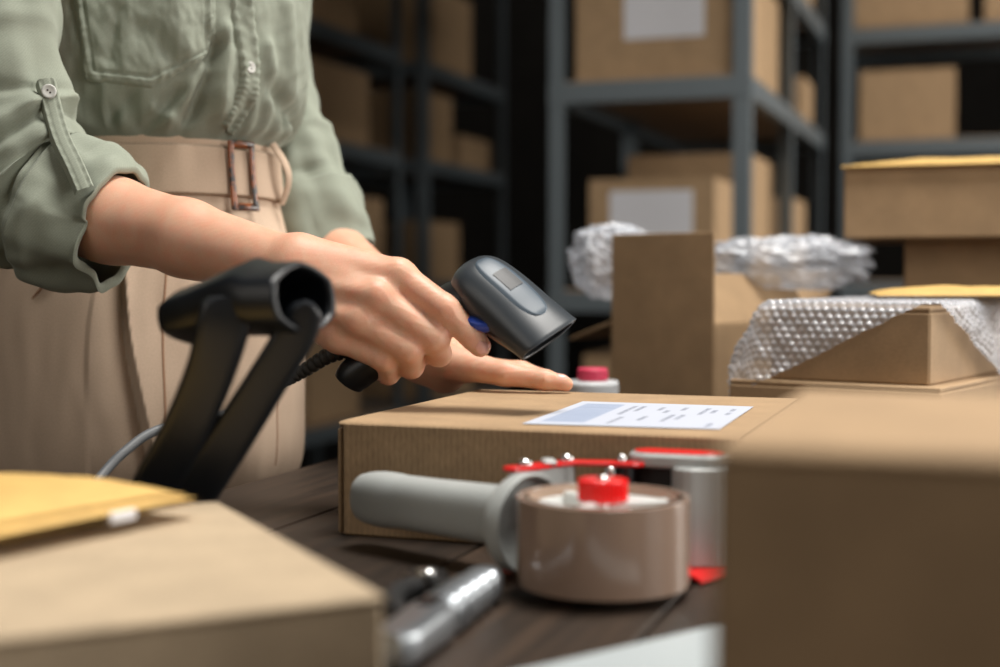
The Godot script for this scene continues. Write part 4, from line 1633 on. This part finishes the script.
func arms(f: Field) -> void:
	# right arm: elbow, forearm, wrist
	var el := Vector3(-0.375, 0.978, -1.103) - P0
	var fa := Vector3(-0.300, 0.9625, -1.080) - P0
	var fb := Vector3(-0.236, 0.9485, -1.045) - P0
	var wr := Vector3(-0.150, 0.9265, -1.004) - P0
	f.cone(el, fa, 0.034, 0.0325, 0.01)
	f.cone(fa, fb, 0.0325, 0.0275, 0.01)
	f.cone(fb, wr, 0.0275, 0.0205, 0.01)
	f.cone(fb + Vector3(0, -0.003, 0), wr + Vector3(0.004, -0.008, 0.0), 0.0255, 0.0195, 0.008)
	# back of the hand
	var ki := Vector3(-0.0715, 0.9195, -0.9855) - P0
	var km := Vector3(-0.0860, 0.9045, -0.9755) - P0
	var kr := Vector3(-0.1000, 0.8885, -0.9755) - P0
	var kp := Vector3(-0.1150, 0.8755, -0.9850) - P0
	f.cone(Vector3(-0.143, 0.9335, -1.002) - P0, ki, 0.0165, 0.0118, 0.010)
	f.cone(Vector3(-0.145, 0.9270, -0.998) - P0, km, 0.0165, 0.0115, 0.010)
	f.cone(Vector3(-0.147, 0.9190, -0.998) - P0, kr, 0.0165, 0.0112, 0.010)
	f.cone(Vector3(-0.149, 0.9110, -1.002) - P0, kp, 0.0170, 0.0108, 0.010)
	# heel of the hand and the mass towards the palm
	f.cone(Vector3(-0.146, 0.9040, -1.006) - P0, Vector3(-0.122, 0.8800, -0.997) - P0, 0.0180, 0.0120, 0.010)
	f.cone(Vector3(-0.138, 0.9220, -1.014) - P0, Vector3(-0.098, 0.9000, -1.000) - P0, 0.0180, 0.0130, 0.010)
	# knuckle heads and tendons
	for k in [[ki, 0.0098], [km, 0.0100], [kr, 0.0092], [kp, 0.0082]]:
		f.cone(k[0] + Vector3(-0.001, 0.0020, 0.0036), k[0] + Vector3(0.002, 0.0, 0.0034), k[1], k[1] * 0.95, 0.006)
	for k in [ki, km, kr]:
		f.cone(k + Vector3(-0.012, 0.004, 0.0070), k + Vector3(-0.045, 0.010, -0.003), 0.0034, 0.0024, 0.007)
	# fingers: knuckle to tip
	var idx := [ki, Vector3(-0.0375, 0.8960, -0.9690) - P0, Vector3(-0.0205, 0.8785, -0.9670) - P0, Vector3(-0.0140, 0.8705, -0.9685) - P0]
	var mid := [km, Vector3(-0.0450, 0.8755, -0.9685) - P0, Vector3(-0.0435, 0.8640, -0.9880) - P0, Vector3(-0.0560, 0.8640, -1.0040) - P0]
	var ring := [kr, Vector3(-0.0630, 0.8675, -0.9700) - P0, Vector3(-0.0630, 0.8550, -0.9890) - P0, Vector3(-0.0750, 0.8560, -1.0050) - P0]
	var pnk := [kp, Vector3(-0.0810, 0.8600, -0.9770) - P0, Vector3(-0.0800, 0.8490, -0.9940) - P0, Vector3(-0.0910, 0.8510, -1.0080) - P0]
	for q in [[idx, 0.0112, 0.0099, 0.0087, 0.0078], [mid, 0.0110, 0.0094, 0.0086, 0.0078], [ring, 0.0106, 0.0089, 0.0081, 0.0073], [pnk, 0.0096, 0.0078, 0.0071, 0.0065]]:
		for k in 3:
			f.cone(q[0][k], q[0][k + 1], q[k + 1], q[k + 2], 0.0045)
	# thumb on the far side of the grip
	f.cone(Vector3(-0.136, 0.922, -1.012) - P0, Vector3(-0.100, 0.918, -1.028) - P0, 0.0150, 0.0120, 0.008)
	f.cone(Vector3(-0.100, 0.918, -1.028) - P0, Vector3(-0.070, 0.913, -1.022) - P0, 0.0120, 0.0105, 0.006)
	f.cone(Vector3(-0.070, 0.913, -1.022) - P0, Vector3(-0.048, 0.904, -1.014) - P0, 0.0105, 0.0080, 0.005)
	# skin creases over the finger joints
	for q in [[idx[1], idx[2] - idx[0], 0.0022], [idx[2], idx[2] - idx[1], 0.0014], [mid[1], mid[1] - mid[0], 0.0016], [ring[1], ring[1] - ring[0], 0.0015], [pnk[1], pnk[1] - pnk[0], 0.0014]]:
		var dn: Vector3 = q[1].normalized()
		f.groove(q[0], dn, 0.013, 0.0012, 0.0006)
		f.groove(q[0] + dn * q[2], dn, 0.012, 0.0010, 0.0004)
		f.groove(q[0] - dn * q[2], dn, 0.012, 0.0010, 0.0004)


func left_arm(f: Field) -> void:
	var el := Vector3(-0.197, 1.02, -1.388) - P0
	var fa := Vector3(-0.168, 0.948, -1.356) - P0
	var wr := Vector3(-0.068, 0.860, -1.190) - P0
	f.cone(el, fa, 0.034, 0.031, 0.01)
	f.cone(fa, Vector3(-0.112, 0.905, -1.278) - P0, 0.031, 0.0265, 0.01)
	f.cone(Vector3(-0.112, 0.905, -1.278) - P0, wr, 0.0265, 0.0205, 0.01)
	# palm laid over the corner of the parcel
	f.cone(wr, Vector3(-0.052, 0.8500, -1.165) - P0, 0.0205, 0.0170, 0.012)
	f.cone(wr + Vector3(0.004, 0.002, -0.012), Vector3(-0.030, 0.8470, -1.190) - P0, 0.0190, 0.0130, 0.012)
	f.cone(Vector3(-0.070, 0.8500, -1.175) - P0, Vector3(-0.030, 0.8440, -1.150) - P0, 0.0190, 0.0130, 0.010)
	f.cone(Vector3(-0.066, 0.8500, -1.182) - P0, Vector3(-0.046, 0.8380, -1.172) - P0, 0.0200, 0.0180, 0.010)
	# thumb stretched along the edge of the lid
	f.cone(Vector3(-0.040, 0.8480, -1.148) - P0, Vector3(0.004, 0.8400, -1.128) - P0, 0.0145, 0.0098, 0.008)
	f.cone(Vector3(0.004, 0.8400, -1.128) - P0, Vector3(0.036, 0.8355, -1.120) - P0, 0.0098, 0.0082, 0.005)
	f.cone(Vector3(0.036, 0.8355, -1.120) - P0, Vector3(0.053, 0.8325, -1.117) - P0, 0.0082, 0.0064, 0.005)
	# fingers over the back edge
	for q in [[Vector3(-0.026, 0.844, -1.166), Vector3(0.008, 0.838, -1.158), Vector3(0.020, 0.834, -1.152)], [Vector3(-0.022, 0.842, -1.186), Vector3(0.018, 0.838, -1.182), Vector3(0.036, 0.834, -1.176)], [Vector3(-0.024, 0.840, -1.200), Vector3(0.012, 0.836, -1.202), Vector3(0.030, 0.834, -1.198)], [Vector3(-0.032, 0.838, -1.210), Vector3(-0.002, 0.834, -1.216), Vector3(0.012, 0.833, -1.216)]]:
		f.cone(q[0] - P0, q[1] - P0, 0.0098, 0.0086, 0.005)
		f.cone(q[1] - P0, q[2] - P0, 0.0086, 0.0072, 0.005)


func nail(parent: Node3D, at: Vector3, along: Vector3, out: Vector3, l: float, w: float) -> void:
	var mb := MB.new()
	var x := along.normalized()
	var y := (out - x * out.dot(x)).normalized()
	var z := x.cross(y)
	var rows := []
	for r in 9:
		var u := r / 8.0 * 2.0 - 1.0
		var ww := w * pow(maxf(0.0, 1.0 - pow(absf(u), 3.0)), 0.5)
		var row := PackedVector3Array()
		for k in 9:
			var v := k / 8.0 * 2.0 - 1.0
			row.append(at + x * u * l + z * v * ww + y * (0.0008 - 0.0024 * v * v - 0.0008 * u * u))
		rows.append(row)
	mb.grid(rows)
	part("fingernail", mb, M.nail, parent)


func build_person() -> void:
	cloth_noise = noise(0.14, 31, 3)
	cloth_fine = noise(0.35, 32, 2)
	var t := thing("person", "person in sage shirt and beige belted trousers holding a scanner", "person", turned(P0), YAW)
	# ---- skin: a coarse figure under the clothes, fine grids for the forearms, hands and head
	var mb := MB.new()
	var body := Field.new(Vector3(-0.26, 0.0, -0.28), Vector3(0.30, 1.50, 0.32), 0.014)
	body.cone(Vector3(0, 1.02, 0), Vector3(0, 1.30, 0), 0.085, 0.095, 0.05)
	body.cone(Vector3(0, 0.90, 0), Vector3(0, 1.02, 0), 0.095, 0.085, 0.05)
	body.cone(Vector3(-0.09, 1.35, 0.10), Vector3(0.09, 1.35, -0.10), 0.05, 0.05, 0.04)
	body.cone(Vector3(0, 1.34, 0), Vector3(0, 1.50, 0.01), 0.055, 0.048, 0.03)
	body.cone(Vector3(-0.105, 1.35, 0.125), Vector3(-0.052, 1.0, 0.195), 0.045, 0.036, 0.03)
	body.cone(Vector3(0.072, 1.35, -0.108), Vector3(0.100, 1.09, -0.095), 0.040, 0.032, 0.03)
	body.cone(Vector3(0.100, 1.09, -0.095), Vector3(0.135, 1.0, -0.085), 0.032, 0.030, 0.03)
	for s in [-1, 1]:
		var hip := Vector3(s * 0.045, 0.86, -s * 0.055)
		var knee := Vector3(s * 0.05, 0.48, -s * 0.06 + 0.01)
		body.cone(hip, knee, 0.075, 0.052, 0.03)
		body.cone(knee, Vector3(s * 0.05, 0.07, -s * 0.06), 0.052, 0.034, 0.03)
		body.cone(Vector3(s * 0.05, 0.06, -s * 0.06), Vector3(s * 0.05 + 0.09, 0.035, -s * 0.06 + 0.07), 0.03, 0.024, 0.02)
	body.mesh_into(mb)
	var hand := Field.new(Vector3(-0.09, 0.832, 0.165), Vector3(0.335, 1.02, 0.352), 0.0022)
	arms(hand)
	hand.mesh_into(mb)
	var lf := Field.new(Vector3(0.10, 0.815, -0.15), Vector3(0.40, 1.05, 0.215), 0.0032)
	left_arm(lf)
	lf.mesh_into(mb)
	var hd := Field.new(Vector3(-0.10, 1.46, -0.12), Vector3(0.17, 1.76, 0.15), 0.005)
	hd.cone(Vector3(0, 1.44, 0.01), Vector3(0.01, 1.54, 0.015), 0.048, 0.046, 0.02)
	hd.cone(Vector3(0.01, 1.64, 0.01), Vector3(0.025, 1.64, 0.025), 0.080, 0.078, 0.03)
	hd.cone(Vector3(0.035, 1.56, 0.035), Vector3(0.045, 1.545, 0.043), 0.048, 0.036, 0.04)
	hd.cone(Vector3(0.085, 1.625, 0.080), Vector3(0.098, 1.595, 0.090), 0.008, 0.012, 0.012)
	for s in [-1, 1]:
		hd.cone(Vector3(0.01 - s * 0.055, 1.61, 0.01 + s * 0.062), Vector3(0.005 - s * 0.06, 1.59, 0.005 + s * 0.066), 0.012, 0.009, 0.006)
	hd.cone(Vector3(0.066, 1.565, 0.078), Vector3(0.082, 1.565, 0.060), 0.008, 0.008, 0.008)
	hd.mesh_into(mb)
	part("body", mb, M.skin, t, "bare forearms and hands")
	nail(t, Vector3(-0.0118, 0.8705, -0.9600) - P0, Vector3(0.0065, -0.0080, -0.0010), Vector3(0.25, 0.25, 0.9), 0.0052, 0.0046)
	nail(t, Vector3(0.0490, 0.8395, -1.1155) - P0, Vector3(0.017, -0.0035, 0.003), Vector3(0.1, 0.9, 0.45), 0.0062, 0.0048)
	# hair gathered at the back, eyes
	mb = MB.new()
	var hf := Field.new(Vector3(-0.14, 1.48, -0.16), Vector3(0.14, 1.78, 0.13), 0.008)
	hf.cone(Vector3(-0.005, 1.665, -0.004), Vector3(0.0, 1.68, 0.0), 0.088, 0.086, 0.02)
	hf.cone(Vector3(-0.04, 1.61, -0.035), Vector3(-0.035, 1.55, -0.035), 0.068, 0.045, 0.03)
	hf.mesh_into(mb)
	part("hair", mb, M.hair, t)
	for s in [-1, 1]:
		mb = MB.new()
		mb.lathe([Vector2(0, -0.008), Vector2(0.008, -0.004), Vector2(0.010, 0.0), Vector2(0.008, 0.004), Vector2(0, 0.008)], 14, Transform3D(Basis(), Vector3(0.078 - s * 0.022, 1.625, 0.068 + s * 0.024)))
		part("eye", mb, M.pearl, t)
	# ---- shirt
	mb = MB.new()
	var rows := []
	var ys := []
	for k in 78:
		ys.append(lerpf(0.975, 1.20, k / 78.0))
	for k in 26:
		ys.append(lerpf(1.20, 1.44, k / 25.0))
	for y in ys:
		var row := PackedVector3Array()
		for k in 300:
			# finer steps on the side of the buttons
			var q := k / 300.0
			row.append(shirt_pt(TAU * (q + 0.09 * sin(TAU * q) * 0.0) , y))
		rows.append(row)
	mb.grid(rows, true, false)
	var shirt := part("shirt", mb, M.shirt, t, "sage green shirt, sleeves rolled up")
	var on_shirt := func(x: float, y: float, up: float) -> Vector3:
		return shirt_pt(x, y, up)
	var dg := func(a: float, y: float) -> Vector2:
		return Vector2(deg_to_rad(a), y)
	# button placket
	var line := [dg.call(45.0, 1.20), dg.call(46.0, 1.155), dg.call(49.0, 1.10), dg.call(48.0, 1.07), dg.call(44.5, 1.046)]
	part("placket", strip(on_shirt, line, 0.0115, 0.0030, 70, 0.0022), M.shirt, shirt)
	button(shirt_pt(deg_to_rad(48.6), 1.0993, 0.0030), Vector3(sin(0.85), 0.1, cos(0.85)), shirt)
	button(shirt_pt(deg_to_rad(45.0), 1.18, 0.0030), Vector3(sin(0.8), 0.0, cos(0.8)), shirt)
	# chest pocket with a pointed foot; stitching raised along its border
	mb = MB.new()
	rows = []
	var nu := 70
	var nv := 60
	for r in nv + 1:
		var row := PackedVector3Array()
		for k in nu + 1:
			var u := k / float(nu)
			var low := lerpf(1.0815, 1.0755, u / 0.50) if u < 0.50 else lerpf(1.0755, 1.1085, (u - 0.50) / 0.50)
			var v := r / float(nv)
			var y := lerpf(1.19, low, v)
			var a := deg_to_rad(lerpf(lerpf(-12.0, -6.0, v), 36.3, u))
			var edge := minf(minf(u, 1.0 - u) * 0.115, (1.0 - v) * 0.11)
			var up := 0.0026
			if edge < 0.0002:
				up = -0.001
			elif edge > 0.0015:
				up += 0.0014 * (0.5 + 0.5 * sin(u * 75.0 + sin(v * 31.0) * 2.0 + v * 70.0)) * gauss(edge - 0.0055, 0.0035)
			up -= 0.0018 * gauss(edge - 0.0028, 0.0009) + 0.0020 * gauss(edge - 0.0095, 0.0010)
			row.append(shirt_pt(a, y, up))
		rows.append(row)
	mb.grid(rows)
	part("pocket", mb, M.shirt, shirt, "patch pocket with a pointed foot")
	# ---- sleeves: the near one bends at the elbow, the far one hangs behind the belt
	var sl := make_sleeve([Vector3(-0.425, 1.40, -1.18), Vector3(-0.425, 1.30, -1.145), Vector3(-0.420, 1.19, -1.12), Vector3(-0.410, 1.10, -1.105), Vector3(-0.398, 1.035, -1.103), Vector3(-0.374, 0.988, -1.103), Vector3(-0.333, 0.967, -1.094), Vector3(-0.298, 0.956, -1.082)], [0.060, 0.063, 0.061, 0.058, 0.060, 0.060, 0.053, 0.042], Vector3(0, 0, 1), 61)
	sl.big = 0.009
	sl.bends = [[0.44, 0.012, 0.0045, 0.03, 0.3, 1], [0.50, 0.012, -0.0050, -0.03, 0.2, 1], [0.58, 0.015, 0.0060, 0.04, -0.4, 1], [0.64, 0.012, -0.0070, 0.05, 0.1, 1], [0.70, 0.014, 0.0060, -0.04, 0.6, 1], [0.755, 0.011, -0.0070, 0.03, -0.2, 1], [0.30, 0.016, -0.003, 0.05, 0.2, 1]]
	part("sleeve", sleeve_mesh(sl, 0.0, 0.90, 0.0, 120, 128), M.shirt, shirt)
	part("cuff", sleeve_mesh(sl, 0.80, 1.0, 0.0055, 30, 128, true), M.shirt, shirt, "rolled cuff")
	# tab that holds the rolled sleeve up
	var strap := spline([Vector3(-0.3475, 1.0700, -1.0700), Vector3(-0.3400, 1.0450, -1.0640), Vector3(-0.3310, 1.0240, -1.0540), Vector3(-0.3180, 1.0030, -1.0420), Vector3(-0.3080, 0.9840, -1.0350)], 60)
	rows = []
	for i in 60:
		var d: Vector3 = (strap[mini(i + 1, 59)] - strap[maxi(i - 1, 0)]).normalized()
		var out := Vector3(0.35, 0.15, 0.92)
		out = (out - d * out.dot(d)).normalized()
		var side := d.cross(out)
		var half := 0.0078 * (0.72 if i == 0 else 1.0)
		var row := PackedVector3Array()
		for k in 13:
			var e := k / 12.0 * 2.0 - 1.0
			var up := 0.0016 - 0.0012 * e * e if absf(e) < 0.99 else -0.006
			up += 0.0011 * (0.5 + 0.5 * sin(i * 1.25 + e * 2.0)) * gauss(absf(e) - 0.72, 0.2) - 0.0009 * gauss(absf(e) - 0.5, 0.1)
			row.append(strap[i] - P0 + side * e * half + out * up)
		rows.append(row)
	mb = MB.new()
	mb.grid(rows)
	var tab := part("sleeve_tab", mb, M.shirt, shirt)
	button(strap[7] - P0 + Vector3(0.35, 0.15, 0.92) * 0.0022, Vector3(0.30, 0.12, 0.92), tab, 0.0056)
	var sl2 := make_sleeve([Vector3(-0.260, 1.40, -1.41), Vector3(-0.250, 1.28, -1.41), Vector3(-0.245, 1.17, -1.40), Vector3(-0.226, 1.08, -1.395), Vector3(-0.206, 1.03, -1.386), Vector3(-0.187, 0.982, -1.373), Vector3(-0.171, 0.936, -1.360)], [0.055, 0.056, 0.052, 0.046, 0.046, 0.049, 0.044], Vector3(0, 0, 1), 62)
	sl2.big = 0.007
	sl2.bends = [[0.62, 0.015, 0.004, 0.03, 0.8, 1], [0.72, 0.014, -0.004, -0.03, 0.9, 1]]
	part("sleeve", sleeve_mesh(sl2, 0.0, 0.92, 0.0, 70, 80), M.shirt, shirt)
	part("cuff", sleeve_mesh(sl2, 0.78, 1.0, 0.0050, 24, 80, true), M.shirt, shirt, "rolled cuff")
	# ---- trousers
	mb = MB.new()
	rows = []
	for r in 170:
		var y := lerpf(0.66, 1.046, r / 169.0)
		var row := PackedVector3Array()
		for k in 440:
			row.append(hip_pt(TAU * k / 440.0, y))
		rows.append(row)
	var inner := PackedVector3Array()
	for k in 440:
		inner.append(hip_pt(TAU * k / 440.0, 1.040, -0.003))
	rows.append(inner)
	mb.grid(rows, true, false)
	for s in [-1, 1]:
		var top := Vector3(-0.012 + s * 0.056, 0.733, -s * 0.046)
		mb.tube(spline([top, top + Vector3(0.0, -0.25, 0.01), Vector3(s * 0.052, 0.30, -s * 0.06), Vector3(s * 0.05, 0.06, -s * 0.06)], 14), spline([0.086, 0.094, 0.092, 0.088], 14), 32, false)
	var tr := part("trousers", mb, M.trousers, t, "high-waisted beige trousers with pleats")
	var on_hip := func(x: float, y: float, up: float) -> Vector3:
		return hip_pt(x, y, up)
	for q in [[[21.8, 0.945], [22.2, 0.86], [22.6, 0.76]], [[62.0, 0.95], [62.5, 0.86], [63.0, 0.75]], [[-3.0, 0.952], [-12.0, 0.928], [-21.0, 0.900]]]:
		var l := []
		for p in q:
			l.append(dg.call(p[0], p[1]))
		part("seam", strip(on_hip, l, 0.0011, 0.0004, 30), M.seam, tr)
	# belt of the same cloth, with a tortoiseshell slide buckle and a loose loop
	mb = MB.new()
	rows = []
	for q in [[1.030, 0.0005], [1.0315, 0.0035], [1.029, 0.0048], [1.010, 0.0052], [0.991, 0.0048], [0.9885, 0.0035], [0.990, 0.0005]]:
		var row := PackedVector3Array()
		for k in 160:
			var a := TAU * k / 160.0
			row.append(hip_pt(a, q[0] + 0.0015 * sin(a * 2.0 + 0.6), q[1] + 0.0012 * cloth_noise.get_noise_2d(a * 20.0, 3.0)))
		rows.append(row)
	mb.grid(rows, true, false)
	var belt := part("belt", mb, M.trousers, t, "wide beige cloth belt")
	mb = MB.new()
	var bc := deg_to_rad(53.0)
	for e in [[-1, 0], [1, 0], [0, -1], [0, 1]]:
		rows = []
		for i in 13:
			var q := i / 12.0 * 2.0 - 1.0
			var a: float = bc + (e[0] * 0.098 if e[0] != 0 else q * 0.112)
			var y: float = 1.0075 + (e[1] * 0.0275 if e[1] != 0 else q * 0.0300)
			var row := PackedVector3Array()
			for k in 10:
				var an := TAU * k / 10.0
				var wide := 0.0034
				if e[0] != 0:
					row.append(hip_pt(a + cos(an) * wide / 0.125, y, 0.0085 + sin(an) * 0.0016))
				else:
					row.append(hip_pt(a, y + cos(an) * wide, 0.0085 + sin(an) * 0.0016))
			rows.append(row)
		mb.grid(rows, true, true)
	part("buckle", mb, M.tortoise, belt, "brown tortoiseshell slide buckle")
	mb = MB.new()
	var loop := []
	for k in 15:
		var q := k / 14.0
		loop.append(hip_pt(deg_to_rad(lerpf(76.0, 82.0, q)), lerpf(1.040, 0.985, q), 0.006 + 0.012 * sin(q * PI)))
	mb.tube(loop, 0.0016, 10, true, 3.2, Vector3(0.9, 0, 0.4))
	part("belt_loop", mb, M.trousers, belt)
	# ---- shoes
	for s in [-1, 1]:
		mb = MB.new()
		var sf := Field.new(Vector3(s * 0.05 - 0.08, -0.002, -s * 0.06 - 0.08), Vector3(s * 0.05 + 0.19, 0.11, -s * 0.06 + 0.17), 0.008)
		sf.cone(Vector3(s * 0.05 - 0.01, 0.045, -s * 0.06), Vector3(s * 0.05 + 0.11, 0.032, -s * 0.06 + 0.08), 0.042, 0.031, 0.02)
		sf.mesh_into(mb)
		part("shoe", mb, M.shoe, t)
